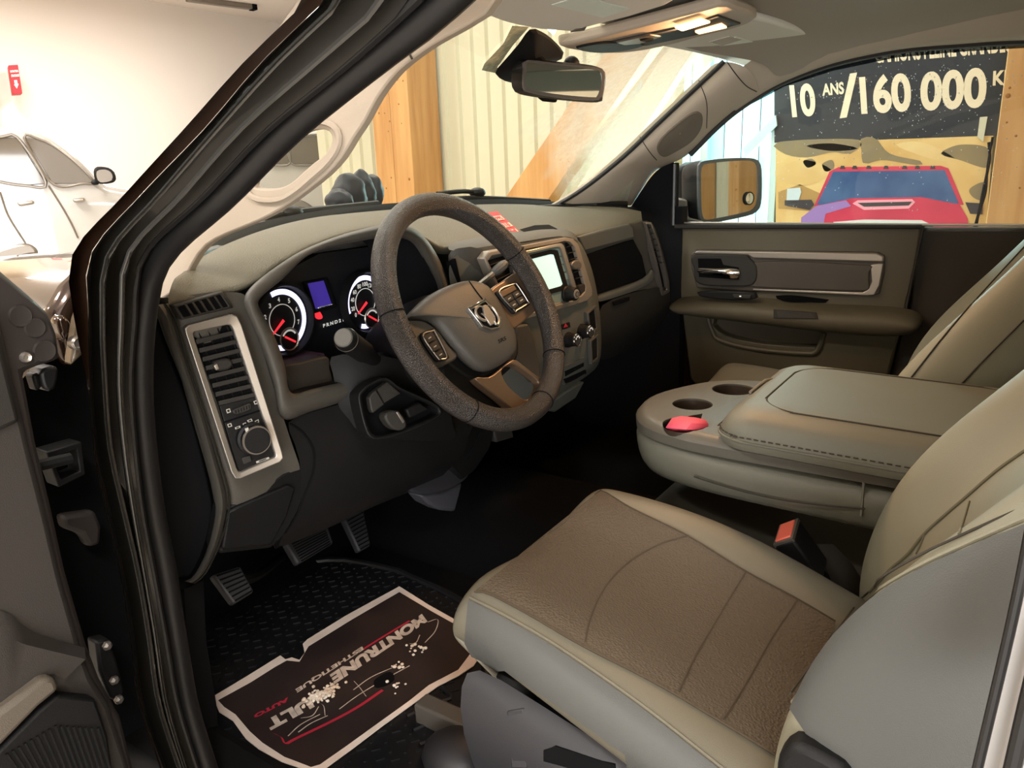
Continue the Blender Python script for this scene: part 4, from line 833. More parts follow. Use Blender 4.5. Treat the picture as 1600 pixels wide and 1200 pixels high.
# instrument cluster
ic = thing('instrument_cluster', 'instrument cluster with two white ringed gauges and purple display', 'instrument cluster', at(510, 490, y=.93))
YC = .925
obj('face', G().slab(dy([(388, 478), (450, 422), (500, 396), (700, 372), (712, 470), (640, 590), (446, 590), (420, 520)], YC+.012), (0, .01, 0)), mat('cluster_face', '#191a1e', .4), ic)
def gauge(cx, cy, r, lab, a0, a1, nums, needle, sub):
    c = at(cx, cy, y=YC); ax_ = V((0, -1, 0)); U = V((1, 0, 0)); W = V((0, 0, 1))
    def pt(a, rr, h=0): a = math.radians(a); return c+U*(rr*math.sin(a))+W*(rr*math.cos(a))+ax_*h
    d = obj('gauge_dial', G().lathe(c, ax_, [(r*1.02, -.008), (r*1.02, .0), (0, .0)], 40), mat('dial_black', '#111216', .5), ic, label=lab)
    obj('gauge_bezel', G().lathe(c, ax_, [(r*1.04, -.004), (r*1.14, .012), (r*1.2, .012), (r*1.22, -.004)], 48, cap=False), M['black'], d)
    g = G(); m = 40
    g.loft([[pt(lerp(a0, a1, k/m), r*1.02, .0012) for k in range(m+1)], [pt(lerp(a0, a1, k/m), r*.84, .0012) for k in range(m+1)]])
    obj('lit_ring', g, M['glow'], d)
    obj('inner_ring', G().tube([pt(k*9, r*.52, .0014) for k in range(40)], .0007, 5, closed=True), M['white'], d)
    g = G()
    for s, a in nums:
        o = pt(a, r*.69, .0016); wd = .0052*len(s)*.8; g2 = [o+U*-wd*.5+W*-.0036, o+U*wd*.5+W*-.0036, o+U*-wd*.5+W*.0036]; text(g, s, *g2, bold=.03)
    obj('numerals', g, M['white'], d)
    o = pt(needle, -.004, .004)
    tip = pt(needle, r*.62, .004); sd = (tip-c).cross(ax_).normalized()
    obj('needle', G().slab([pt(needle+90, .0022, .004), pt(needle-90, .0022, .004), tip-sd*.0009, tip+sd*.0009], ax_*.0015), M['red'], d)
    sc = pt(sub[0], r*sub[1], .003); sr = r*.36
    obj('small_dial', G().lathe(sc, ax_, [(sr, -.003), (sr, .0), (0, .0)], 28), bpy.data.materials['dial_black'], d)
    obj('small_dial_ring', G().lathe(sc, ax_, [(sr*.96, .0), (sr*1.05, .0015), (sr*1.12, .0)], 28, cap=False), M['silver'], d)
    g = G(); g.loft([[sc+U*(sr*.92*math.sin(math.radians(a)))+W*(sr*.92*math.cos(math.radians(a)))+ax_*.0008 for a in range(-60, 61, 12)], [sc+U*(sr*.74*math.sin(math.radians(a)))+W*(sr*.74*math.cos(math.radians(a)))+ax_*.0008 for a in range(-60, 61, 12)]])
    obj('small_dial_scale', g, M['white'], d)
    t = sc+U*-sr*.6+W*sr*.35+ax_*.002; b = sc+U*sr*.55+W*-sr*.35+ax_*.002; sd = (b-t).cross(ax_).normalized()
    obj('small_needle', G().slab([t-sd*.0014, t+sd*.0014, b+sd*.0014, b-sd*.0014], ax_*.001), M['red'], d)
gauge(440, 500, .0455, 'tachometer with glowing white ring', -20, 205, [('1', -112), ('2', -72), ('3', -38), ('4', -4), ('5', 32), ('6', 68), ('7', 105)], -128, (165, .70))
gauge(570, 472, .0440, 'speedometer with glowing white ring', -110, 200, [('0', -125), ('20', -102), ('40', -74), ('60', -48), ('80', -22), ('100', 5), ('120', 30), ('140', 55), ('160', 80)], -126, (160, .70))
obj('display_frame', G().frame(dy([(477, 441), (512, 434), (526, 480), (491, 490)], YC+.004), dy([(481, 443), (509, 438), (522, 476), (494, 484)], YC+.004), (0, .01, 0)), M['void'], ic, bevel=.001)
obj('display', G().slab(dy([(480, 442), (510, 437), (523, 477), (493, 486)], YC+.009), (0, .004, 0)), M['purple'], ic)
g = G(); text(g, '105783 km', *dy([(498, 483), (521, 477.5), (497, 480)], YC+.0085), bold=.05)
obj('odometer_bar', G().slab(dy([(497, 480.5), (522, 474.5), (523, 479), (498, 485)], YC+.0075), (0, .001, 0)), M['white'], ic); obj('odometer_digits', G().add([v-V((0, .0022, 0)) for v in g.v], g.f), M['void'], ic)
obj('warning_lamp', G().slab(dy(crpx([(493, 487), (498, 485), (503, 492), (504, 497), (498, 499), (494, 495)], 14, True), YC+.008), (0, .003, 0)), M['red'], ic)
g = G(); g.add(*(lambda q: (q.v, q.f))(text(G(), 'P R N D 2 1', *dy([(505, 512), (537, 502), (504.5, 506.5)], YC+.009), bold=.05))); obj('gear_letters', g, M['white'], ic)
obj('lower_strip', G().slab(dy([(444, 566), (506, 552), (508, 557), (446, 572)], YC-.03), (0, .05, 0)), mat('strip_mauve', '#6a4f62', .4), ic)

# steering column: shroud, stalk, shift lever, brake controls
sc_ = thing('steering_column', 'black steering column shroud with round tipped stalk', 'steering column', at(610, 600, y=.80))
cw = CAM+V((.935, .70, -.205)); tl = math.radians(27.7)
wu = V((1, 0, 0)); wv = V((0, math.sin(tl), math.cos(tl))); wn = wu.cross(wv)
def wp_(a, b, h=0): return cw+wu*a+wv*b+wn*h
def won(P, h=0): return pl(P, cw+wn*h, wn)
rows = []
for h, sx, sz in ((-.045, .075, .07), (-.08, .085, .085), (-.14, .09, .09), (-.24, .09, .085)):
    rows.append([cw+wn*h+wu*(sx*math.cos(k*math.pi/10)*(1 if abs(math.cos(k*math.pi/10)) < .95 else 1))+wv*(sz*math.sin(k*math.pi/10)-.02) for k in range(20)])
obj('shroud', G().loft(rows, closed=True, cap=True), M['black'], sc_, sub=1)
obj('lower_cover', G().loft([aty(P) for P in ([(506, 554, .83), (560, 552, .80), (640, 560, .78), (700, 590, .78)], [(522, 578, .83), (570, 575, .795), (640, 585, .775), (700, 620, .775)], [(526, 632, .835), (560, 622, .80), (640, 640, .775), (706, 668, .775)], [(540, 665, .835), (585, 684, .80), (660, 690, .785), (720, 690, .785)])]), M['black'], sc_, sub=1)
p0_ = at(537, 528, y=.745); p1_ = at(590, 566, y=.81)
d = (p0_-p1_).normalized()
stk = obj('stalk', G().lathe(p1_, d, [(.010, -.02), (.0105, .005), (.012, (p0_-p1_).length*.35), (.0155, (p0_-p1_).length*.45), (.0158, (p0_-p1_).length*.95), (.0135, (p0_-p1_).length), (0, (p0_-p1_).length)], 24), M['black'], sc_)
obj('tip_button', G().lathe(p0_, d, [(.0118, -.002), (.0128, .0015), (.0112, .003), (0, .003)], 24), mat('stalk_tip_grey', '#5a5650', .5), stk)
obj('tip_ring', G().lathe(p0_-d*.012, d, [(.0160, 0), (.0166, .001), (.0160, .002)], 24, cap=False), M['silverd'], stk)
obj('stalk_boot', G().lathe(p1_-d*.02, d, [(.022, -.01), (.021, .0), (.014, .012)], 20), M['black'], sc_)
sl = thing('shift_lever', 'light column shift lever behind the steering wheel by the vent', 'shift lever', at(780, 422, y=.79))
a, b, c_ = aty([(748, 446, .77), (770, 428, .775), (792, 409, .77)])
obj('arm', G().tube(cr([a, b], 8), .0055, 8), M['silverd'], sl); obj('knob', G().tube(cr([b, lerp(b, c_, .5), c_], 10), [.006, .0075, .0085, .009, .009, .009, .0088, .008, .0065, .004], 10), M['leatherg'], sl)
bc = thing('brake_release', 'black recessed tray with parking brake release lever under the column', 'brake release', at(620, 640, y=.80))
pr0 = at(620, 640, y=.762); n6 = V((-.25, -.95, .15)).normalized()
def bp_(P, h=0): return pl(P, pr0+n6*h, n6)
To = crpx([(561, 622), (566, 610), (578, 600), (604, 590), (624, 604), (650, 616), (676, 628), (691, 640), (688, 650), (660, 666), (630, 678), (600, 686), (580, 684), (570, 664)], 50, True)
Ti = crpx([(566, 624), (570, 613), (580, 604), (603, 595), (622, 608), (648, 620), (672, 631), (685, 641), (682, 648), (656, 661), (628, 672), (600, 680), (584, 678), (574, 660)], 50, True)
obj('tray_rim', G().frame(bp_(To, .012), bp_(Ti, .008), -n6*.03), M['black'], bc, bevel=.003)
obj('tray_floor', G().slab(bp_(To, -.012), -n6*.004), M['void'], bc)
obj('blank_cover', G().slab(bp_([(577, 622), (582, 614), (606, 596), (628, 615), (606, 628), (583, 646), (580, 640)], .006), -n6*.012), M['dashd'], bc, bevel=.002)
obj('cover_seam', G().tube(bp_([(588, 610), (600, 631), (626, 616)], .0065), .0011, 5), M['void'], bc)
lv = obj('release_handle', G().slab(bp_(crpx([(602, 648), (612, 642), (624, 643), (634, 656), (635, 668), (624, 673), (612, 668), (604, 658)], 30, True), .02), -n6*.02), M['dashd'], bc, bevel=.004)
obj('handle_recess', G().slab(bp_([(619, 644), (623, 643), (633, 658), (630, 662)], .021), -n6*.003), M['silverd'], lv, bevel=.001)
obj('small_lever', G().slab(bp_([(634, 640), (656, 628), (672, 640), (640, 654)], .006), -n6*.015), M['black'], bc, bevel=.003)

# duct and trim below the column
du = thing('underdash_duct', 'black plastic duct hanging beneath the steering wheel', 'duct', at(700, 740, y=.9))
obj('upper_duct', G().slab(aty([(738, 660, .86), (775, 660, .86), (768, 700, .87), (742, 738, .88), (722, 752, .88), (696, 728, .88), (716, 706, .87)]), (0, .05, 0)), M['black'], du, bevel=.008)
obj('duct_rib', G().tube(aty([(752, 672, .857), (738, 704, .867), (716, 732, .877)]), .002, 6), M['void'], du)
obj('lower_duct', G().slab(aty(crpx([(637, 757), (664, 744), (698, 727), (730, 731), (735, 742), (716, 760), (690, 771), (660, 774), (644, 768)], 24, True) and [(a, b, .885) for a, b in crpx([(637, 757), (664, 744), (698, 727), (730, 731), (735, 742), (716, 760), (690, 771), (660, 774), (644, 768)], 24, True)]), (0, .05, 0)), mat('duct_grey', '#2c2b2f', .55), du, bevel=.008)
obj('side_wedge', G().slab(aty([(658, 774, .90), (690, 770, .90), (724, 754, .90), (712, 800, .90), (690, 798, .90), (670, 788, .90)]), (0, .04, 0)), mat('wedge_grey', '#3c3b40', .6), du, bevel=.006)
obj('connector', G().slab(aty([(772, 674, .87), (800, 668, .87), (804, 684, .87), (776, 692, .87)]), (0, .03, 0)), M['dashd'], du, bevel=.004)

# ---------------------------------------------------------------- steering wheel
sw = thing('steering_wheel', 'thick rimmed dark leather steering wheel with chrome shield badge', 'steering wheel', cw)
R0, r0 = .1785, .0172
g = G(); rows = []
for k in range(96):
    a = 2*math.pi*k/96; c = wp_(R0*math.sin(a), R0*math.cos(a)); ro = wu*math.sin(a)+wv*math.cos(a)
    rows.append([c+ro*(r0*math.cos(b))+wn*(r0*1.08*math.sin(b)) for b in [2*math.pi*j/18 for j in range(18)]])
g.loft(rows, closed=True, cyc=True)
obj('rim', g, M['wheel'], sw)
for a in (-82, 65, 162, 128, -140):
    a = math.radians(a); c = wp_(R0*math.sin(a), R0*math.cos(a)); ro = wu*math.sin(a)+wv*math.cos(a)
    obj('rim_joint', G().tube([c+ro*((r0+.0002)*math.cos(b))+wn*((r0*1.08+.0002)*math.sin(b)) for b in [2*math.pi*j/28 for j in range(28)]], .0009, 5, closed=True), M['void'], sw)
# airbag cover: shield outline, domed
H0 = -.012
cov = [(637, 494), (644, 484), (668, 462), (700, 445), (728, 437), (750, 439), (766, 449), (780, 470), (796, 500), (807, 522), (809, 545), (804, 556), (785, 570), (766, 579), (752, 578), (735, 566), (722, 553), (704, 532), (688, 512), (676, 500), (662, 496)]
cv_ = won(crpx(cov, 60, True), H0); cc = sum(cv_, V())/len(cv_)
g = G(); g.loft([[p-wn*.022 for p in cv_], [p-wn*.004 for p in cv_], [lerp(p, cc, .05)+wn*.004 for p in cv_], [lerp(p, cc, .16)+wn*.0085 for p in cv_], [lerp(p, cc, .45)+wn*.012 for p in cv_], [lerp(p, cc, .75)+wn*.0135 for p in cv_], [lerp(p, cc, .98)+wn*.014 for p in cv_]], closed=True, cap=True)
ac_ = obj('airbag_cover', g, M['hub'], sw, sub=1)
SA = Surf(ac_)
obj('cover_groove', G().tube(SA.line([(733, 440), (746, 458), (762, 478)], 12, .0004), .0011, 5), M['void'], sw)
# shield badge with a horned ram's head in relief
bo_ = [(729, 482), (756, 467), (782, 498), (780, 514), (766, 517), (752, 512)]
bt_ = [SA.hit(a, b, .0005) for a, b in bo_]
bcn = sum(bt_, V())/len(bt_); bi_ = [lerp(p, bcn, .17) for p in bt_]
bd = obj('badge_frame', G().frame([p+wn*.003 for p in bt_], [p+wn*.003 for p in bi_], -wn*.004), M['chrome'], sw, bevel=.0008, label='chrome shield frame')
obj('badge_plate', G().slab([p+wn*.0008 for p in bi_], -wn*.001), M['void'], bd)
def bpt(P, h): return [SA.hit(a, b, h) for a, b in P]
g = G()
g.slab(bpt([(752, 479), (757, 477), (763, 483), (769, 496), (770, 507), (765, 510), (760, 503), (754, 492)], .004), -wn*.004)
obj('ram_head', g, M['silver'], bd, bevel=.0012)
for P in ([(753, 481), (746, 480), (741, 486), (743, 494), (750, 500), (757, 502), (756, 496), (750, 491)], [(760, 478), (766, 480), (773, 490), (777, 500), (775, 508), (770, 505), (771, 498), (765, 488)]):
    c = bpt(P, .003); obj('ram_horn', G().tube(cr(c, 16), [.0012]*3+[.0022]*9+[.0014]*4, 8), M['silver'], bd)
g = G(); text(g, 'SRS', *bpt([(779, 537), (791, 531), (777.5, 531)], .0004), bold=.02); obj('airbag_lettering', g, M['void'], sw)
# spokes
def spoke(name, P, m, h=-.014, th=.014, k=40, hole=None, lab=None):
    q = won(crpx(P, k, True), h)
    o = obj(name, G().slab(q, -wn*th), m, sw, label=lab)
    if hole: cut(o, [G().slab([p+wn*.02 for p in won(crpx(hole, 30, True), h)], -wn*.08)], bevel=.002)
    else:
        b = o.modifiers.new('bevel', 'BEVEL'); b.width = .003; b.segments = 3; b.limit_method = 'ANGLE'
    return o
hub_back = obj('hub_base', G().slab(won(crpx([(640, 500), (700, 452), (760, 448), (800, 500), (812, 545), (800, 575), (764, 598), (730, 590), (690, 560), (655, 530)], 40, True), -.028), -wn*.03), M['black'], sw, bevel=.006)
spoke('spoke', [(628, 505), (645, 500), (664, 502), (684, 516), (702, 540), (716, 556), (700, 568), (678, 572), (655, 556), (636, 535)], M['hub'])
spoke('spoke', [(764, 458), (790, 436), (812, 424), (836, 434), (850, 458), (840, 482), (812, 508), (800, 512), (786, 486)], M['spoke'], lab='satin spoke with orange lamp glow in its bronze colour')
spoke('lower_spoke', [(742, 590), (766, 588), (800, 562), (812, 566), (838, 586), (862, 600), (864, 612), (850, 628), (826, 642), (806, 642), (780, 622)], M['spoke'], hole=[(784, 582), (790, 573), (804, 569), (822, 580), (840, 594), (842, 604), (832, 620), (820, 624), (806, 614), (792, 600)], lab='lower spoke with oval opening and orange lamp glow in its bronze colour')
spoke('lower_spoke', [(694, 576), (712, 562), (736, 580), (766, 590), (786, 616), (802, 636), (770, 642), (734, 628), (704, 602)], M['black'], h=-.03)  # black leg stands for the shaded half of the lower spoke
def pod(P, hs):
    for i, (m, b) in enumerate(hs): pass
for fr_, ins, keys_ in (
    ([(658, 524), (675, 514), (682, 516), (702, 556), (700, 560), (688, 564), (680, 560)], [(661, 525), (676, 517), (680, 519), (698, 556), (688, 561), (683, 558)],
     [([(662, 525), (675, 518), (681, 530), (669, 537)], 'dashd'), ([(671, 538), (682, 532), (689, 544), (678, 550)], 'dashd'), ([(680, 552), (690, 546), (697, 556), (688, 561)], 'dashd')]),
    ([(776, 455), (802, 441), (810, 442), (828, 470), (828, 476), (808, 488), (802, 488), (778, 460)], [(780, 456), (802, 444), (808, 445), (825, 471), (825, 474), (807, 485), (804, 485)],
     [([(781, 456), (803, 445), (808, 452), (786, 464)], 'spoke'), ([(788, 465), (799, 459), (804, 467), (794, 473)], 'dashd'), ([(801, 458), (810, 453), (816, 460), (806, 466)], 'dashd'), ([(795, 474), (805, 469), (811, 477), (803, 483)], 'dashd'), ([(807, 467), (817, 462), (823, 470), (813, 476)], 'dashd')])):
    pb = obj('button_pod', G().slab(won(crpx(fr_, 30, True), -.009), -wn*.008), M['black'], sw, bevel=.002)
    obj('pod_rim', G().tube(won(crpx(ins, 40, True), -.0085), .0011, 6, closed=True), M['silver'], pb)
    for P, m in keys_:
        obj('button', G().slab(won(P, -.0065), -wn*.004), M[m], pb, bevel=.001)
        cx = sum(a for a, _ in P)/4; cy = sum(b for _, b in P)/4
        if m == 'dashd': obj('button_mark', G().slab(won([(cx-2.5, cy+1), (cx+1.5, cy-2), (cx+2.5, cy-.5), (cx-1.5, cy+2.2)], -.0062), -wn*.0005), M['mark'], pb)
# ---------------------------------------------------------------- centre stack and passenger fascia
fascia = mat('fascia_satin_grey', '#5c5c55', .42, bump=(900, .12))
cs = thing('centre_stack', 'grey centre stack with bright touch screen and climate knobs', 'centre stack', at(890, 500, y=.80))
YS = .80
shell = G().loft([aty(P) for P in (
    [(700, 396, .83), (760, 384, .805), (816, 378, .80), (885, 366, .80), (903, 375, .803), (908, 380, .84)],
    [(700, 440, .82), (760, 430, .80), (830, 420, .795), (900, 410, .795), (917, 408, .80), (922, 408, .84)],
    [(720, 500, .82), (780, 500, .80), (850, 480, .795), (910, 462, .795), (929, 455, .80), (934, 455, .84)],
    [(740, 560, .82), (800, 560, .80), (870, 540, .795), (922, 520, .797), (936, 515, .803), (940, 514, .84)],
    [(760, 620, .83), (820, 610, .81), (880, 590, .805), (920, 574, .807), (936, 563, .815), (940, 560, .84)],
    [(760, 650, .86), (830, 640, .85), (880, 612, .845), (914, 590, .845), (926, 580, .85), (932, 575, .87)])])
stack = obj('stack_shell', shell, fascia, cs, sub=2)
ST = Surf(stack)
obj('top_cap', G().loft([aty(P) for P in ([(700, 378, .86), (780, 366, .86), (820, 360, .865), (866, 353, .87), (890, 360, .865), (899, 366, .86)], [(700, 386, .835), (780, 373, .82), (822, 367, .815), (870, 358, .815), (893, 365, .82), (902, 373, .825)], [(700, 396, .825), (780, 383, .802), (822, 377, .797), (880, 366, .797), (898, 373, .80), (906, 381, .81)])]), M['dash'], cs, sub=1)
obj('cap_groove', G().tube(cr(aty([(812, 383, .792), (850, 377, .792), (884, 371, .792), (898, 376, .797)]), 16), .0022, 6), M['seam'], cs)
obj('cubby', G().slab(aty([(818, 362, .85), (842, 355, .86), (864, 354, .86), (872, 358, .84), (830, 366, .84)]), (0, .01, .004)), M['void'], cs)
# outer bezel with the two side vents, radio in a silver frame
YB = .787
fo = [(757, 404), (765, 393), (872, 373), (884, 371), (896, 373), (904, 382), (926, 452), (926, 462), (918, 470), (900, 476), (818, 500), (780, 460)]
fi = [(763, 408), (769, 400), (872, 380), (882, 377), (890, 378), (898, 386), (915, 448), (914, 456), (909, 462), (896, 467), (818, 489), (785, 456)]
obj('bezel', G().frame(dy(fo, YB), dy(fi, YB-.002), (0, .018, 0)), mat('bezel_grey_bronze', '#8d8478', .4, metal=.3), cs, bevel=.004)
rf = [(798, 397), (870, 381), (878, 380), (882, 384), (905, 462), (905, 470), (900, 476), (824, 498), (816, 492)]
ri = [(804, 402), (866, 387), (874, 386), (877, 390), (899, 462), (899, 466), (895, 470), (828, 490), (822, 486)]
rb = obj('radio_frame', G().frame(dy(rf, YB-.004), dy(ri, YB-.006), (0, .016, 0)), M['silver'], cs, bevel=.002)
radio = obj('radio', G().slab(dy(ri, YB+.001), (0, .02, 0)), mat('radio_face', '#7b8f8a', .35), cs, bevel=.001)
obj('screen_frame', G().frame(dy([(808, 404), (862, 390), (872, 391), (888, 448), (884, 453), (824, 470)], YB-.002), dy([(814, 409), (860, 397), (866, 398), (880, 444), (877, 447), (828, 461)], YB-.001), (0, .01, 0)), M['black'], radio, bevel=.001)
obj('touch_screen', G().slab(dy([(814, 409), (862, 397), (866, 398), (880, 444), (877, 447), (828, 461)], YB+.0005), (0, .004, 0)), M['screen'], radio)
for k in range(4):
    t = k/4
    q = dy([(lerp(870, 884, t)-0, lerp(389, 440, t)), (lerp(877, 889, t), lerp(388, 438, t)), (lerp(880, 892, t), lerp(399, 448, t)), (lerp(873, 887, t), lerp(401, 450, t))], YB-.0015)
    obj('side_key', G().slab(q, (0, .006, 0)), mat('radio_key', '#86a19b', .4) if k == 0 else bpy.data.materials['radio_key'], radio, bevel=.0008)
for k in range(3):
    obj('lower_key', G().slab(dy([(800+k*24, 478-k*6), (820+k*22, 473-k*6), (822+k*22, 481-k*6), (806+k*22, 486-k*6)], YB-.0015), (0, .006, 0)), bpy.data.materials['radio_key'], radio, bevel=.0008)
kc = at(884, 459, y=YB); dv_ = V((-.1, -1, .05)).normalized()
vk = obj('volume_knob', G().lathe(kc, dv_, [(.0165, -.002), (.0165, .004), (.0145, .006), (.0135, .024), (.012, .026), (0, .026)], 24), M['black'], radio)
kc2 = kc+dv_*.0262
obj('knob_cap', G().lathe(kc2, dv_, [(.0095, -.001), (.0095, .0012), (.0075, .0018), (0, .0018)], 24), M['silver'], vk)
obj('knob_mark', G().tube([kc2+dv_*.002+V((.005*math.cos(a), 0, .005*math.sin(a))) for a in [2*math.pi*j/16 for j in range(16)]], .0007, 5, closed=True), M['black'], vk)
vent = obj('air_vent', G().slab(dy([(884, 379), (892, 379), (899, 388), (916, 440), (914, 443), (903, 447)], YB+.0055), (0, .003, 0)), M['void'], cs)  # near-black backing puts shade between the slats
for k in range(6):
    t = (k+.5)/6; l = (lerp(886, 902, t), lerp(381, 441, t)); r = (lerp(896, 915, t), lerp(378, 436, t))
    a, b = dy([l, r], YB-.001); obj('slat', G().slab([a, b, b+V((0, .006, -.002)), a+V((0, .006, -.002))], (0, 0, .0016)), M['dashd'], vent, bevel=.0006)
obj('vent_tab', G().slab(dy(crpx([(894, 412), (902, 406), (909, 411), (908, 419), (899, 421)], 14, True), YB-.004), (0, .012, 0)), M['silverd'], vent, bevel=.002)
obj('stack_switch', G().slab(dy(crpx([(905, 447), (914, 444), (918, 451), (910, 458), (906, 454)], 14, True), YB-.001), (0, .008, 0)), M['dashd'], cs, bevel=.001)
# driver side small vent
v2_ = obj('air_vent', G().slab(dy([(763, 408), (796, 398), (810, 440), (786, 458)], YB+.0055), (0, .003, 0)), M['void'], cs)  # backing coloured near-black for the shade inside this vent
for k in range(4):
    t = (k+.5)/4; a, b = dy([(lerp(764, 786, t), lerp(409, 456, t)), (lerp(796, 810, t), lerp(399, 440, t))], YB)
    obj('slat', G().slab([a, b, b+V((0, .006, -.002)), a+V((0, .006, -.002))], (0, 0, .002)), M['dashd'], v2_, bevel=.0006)
obj('cheek_recess', G().slab(aty([(700, 410, .828), (712, 404, .812), (720, 440, .812), (708, 446, .826)]), (0, .004, 0)), M['void'], cs)
obj('side_cheek', G().loft([aty(P) for P in ([(698, 394, .842), (710, 388, .82), (760, 381, .80)], [(702, 430, .842), (716, 430, .82), (768, 425, .80)], [(712, 470, .842), (724, 470, .82), (780, 460, .80)])]), M['dash'], cs, sub=1)
# climate knobs and lower stack
for px, py in ((886, 531), (907, 518), (856, 549)):
    c = ST.hit(px, py, .0); nn = V((-.12, -.98, .1)).normalized()
    k_ = obj('climate_knob', G().lathe(c, nn, [(.0165, -.004), (.0165, .006), (.014, .010), (.0135, .024), (.0115, .026), (0, .026)], 24), M['black'], cs)
    obj('knob_face', G().lathe(c+nn*.0262, nn, [(.0125, -.002), (.0132, .0005), (.0118, .0018), (0, .0018)], 24), mat('knob_face_black', '#2b2c2c', .3), k_)
    obj('knob_ring', G().lathe(c+nn*.0262, nn, [(.0124, .001), (.0136, .0012), (.0128, .0028)], 24, cap=False), M['chrome'], k_)
    g = G()
    for a in (-60, -20, 20, 60):
        a = math.radians(a); m_ = c+nn*.0284+V((.008*math.sin(a), 0, .008*math.cos(a))); g.box(m_, (.0012, .0004, .0018))
    obj('knob_marks', g, M['white'], k_)
def stpatch(name, P, m, lift=.0015, th=.003, par=cs, **k):
    q = [ST.hit(a, b, lift) for a, b in P]
    if None in q: return None
    return obj(name, G().slab(q, V((0, th, 0))), m, par, bevel=.0008, **k)
hz_ = stpatch('hazard_button', [(874, 508), (889, 503), (891, 511), (876, 516)], M['black'])
stpatch('hazard_mark', [(879, 512), (882, 505), (886, 510)], M['inkr'], .003, .001)
stpatch('lower_pocket', [(882, 580), (912, 566), (912, 572), (883, 588)], M['void'], .001)
stpatch('lower_drawer', [(880, 592), (914, 577), (916, 583), (884, 600)], M['black'], .002)
obj('trim_line', G().tube(ST.line([(880, 572), (896, 566), (912, 558)], 10, .001), .0012, 5), M['silverd'], cs)
obj('trim_line', G().tube(ST.line([(880, 600), (896, 594), (913, 584)], 10, .001), .0012, 5), M['silverd'], cs)
pf = obj('side_pocket', G().frame(aty([(918, 488, .788), (932, 477, .80), (936, 516, .804), (922, 524, .792)]), aty([(921, 490, .786), (930, 482, .798), (933, 513, .802), (924, 518, .79)]), (0, .01, 0)), M['dash'], cs, bevel=.002)
obj('pocket_cavity', G().slab(aty([(920, 489, .793), (931, 481, .805), (934, 514, .808), (923, 520, .796)]), (0, .003, 0)), M['void'], pf)
pf = obj('side_pocket', G().frame(aty([(923, 532, .79), (936, 522, .802), (936, 561, .81), (925, 570, .80)]), aty([(925, 534, .789), (934, 526, .80), (934, 558, .808), (927, 565, .798)]), (0, .01, 0)), M['dash'], cs, bevel=.002)
obj('pocket_face', G().slab(aty([(924, 533, .794), (935, 525, .806), (935, 559, .812), (926, 567, .802)]), (0, .003, 0)), M['black'], pf)
obj('column_side_trim', G().slab(aty([(806, 510, .78), (826, 506, .78), (836, 530, .785), (846, 590, .79), (838, 600, .79), (808, 560, .785)]), (0, .02, 0)), M['dash'], cs, bevel=.004)
obj('stack_foot', G().slab(aty([(846, 640, .86), (886, 612, .86), (914, 596, .86), (900, 622, .87), (868, 644, .87)]), (0, .03, 0)), fascia, cs, bevel=.004)

# passenger side of the dashboard
obj('passenger_fascia', G().loft([aty(P) for P in (
    [(890, 372, .87), (935, 360, .868), (985, 350, .865), (1004, 344, .862), (1018, 346, .88)], [(908, 382, .868), (945, 368, .866), (990, 356, .863), (1010, 352, .86), (1024, 356, .88)],
    [(915, 392, .875), (955, 380, .873), (992, 371, .87), (1016, 376, .86), (1033, 384, .88)], [(922, 430, .90), (960, 415, .90), (1003, 402, .89), (1024, 404, .868), (1041, 412, .885)],
    [(930, 464, .885), (968, 450, .883), (1010, 435, .878), (1030, 440, .868), (1048, 446, .885)], [(930, 476, .87), (970, 462, .868), (1012, 448, .868), (1034, 456, .868), (1048, 460, .885)])]), M['dash'], db, sub=1)
gb = obj('glove_box_lid', G().slab(aty([(905, 370, .862), (944, 359, .860), (984, 350, .858), (987, 356, .856), (992, 371, .858), (955, 381, .862), (914, 392, .866)]), (0, .012, 0)), fascia, db, bevel=.003)
obj('glove_box_recess', G().slab(aty([(916, 399, .872), (990, 373, .868), (1004, 400, .872), (1011, 431, .876), (1000, 438, .876), (932, 461, .880)]), (0, .01, 0)), M['void'], db, bevel=.004)
obj('shelf_edge', G().loft([aty(P) for P in ([(931, 462, .874), (968, 450, .872), (1011, 434, .870), (1016, 420, .868)], [(931, 467, .862), (968, 455, .860), (1013, 438, .858), (1020, 422, .86)], [(932, 474, .866), (970, 462, .864), (1016, 446, .862), (1024, 430, .864)])]), fascia, db, sub=1)
lg = obj('lower_glove_box', G().loft([aty(P) for P in ([(932, 475, .868), (980, 459, .866), (1030, 447, .866), (1048, 448, .87)], [(936, 505, .864), (985, 488, .862), (1030, 472, .864), (1047, 470, .87)], [(938, 540, .88), (985, 520, .88), (1028, 500, .88), (1045, 495, .885)], [(930, 572, .95), (980, 548, .95), (1026, 522, .95), (1044, 512, .95)])]), M['dashd'], db, sub=1)
obj('latch_recess', G().slab(aty([(958, 472, .858), (984, 464, .858), (984, 470, .858), (960, 478, .858)]), (0, .004, 0)), M['void'], db, bevel=.001)
ev = obj('end_vent', G().frame(aty([(1008, 347, .858), (1018, 347, .862), (1030, 378, .862), (1046, 440, .864), (1047, 456, .866), (1036, 462, .862), (1024, 410, .858)]), aty([(1011, 351, .855), (1017, 351, .86), (1028, 380, .86), (1042, 440, .862), (1043, 453, .864), (1037, 456, .86), (1027, 408, .855)]), (0, .014, 0)), M['silverd'], db, bevel=.002)
obj('vent_shade_plate', G().slab(aty([(1010, 350, .868), (1018, 350, .872), (1029, 380, .872), (1044, 440, .874), (1044, 454, .876), (1037, 458, .872), (1026, 408, .868)]), (0, .003, 0)), M['void'], ev)
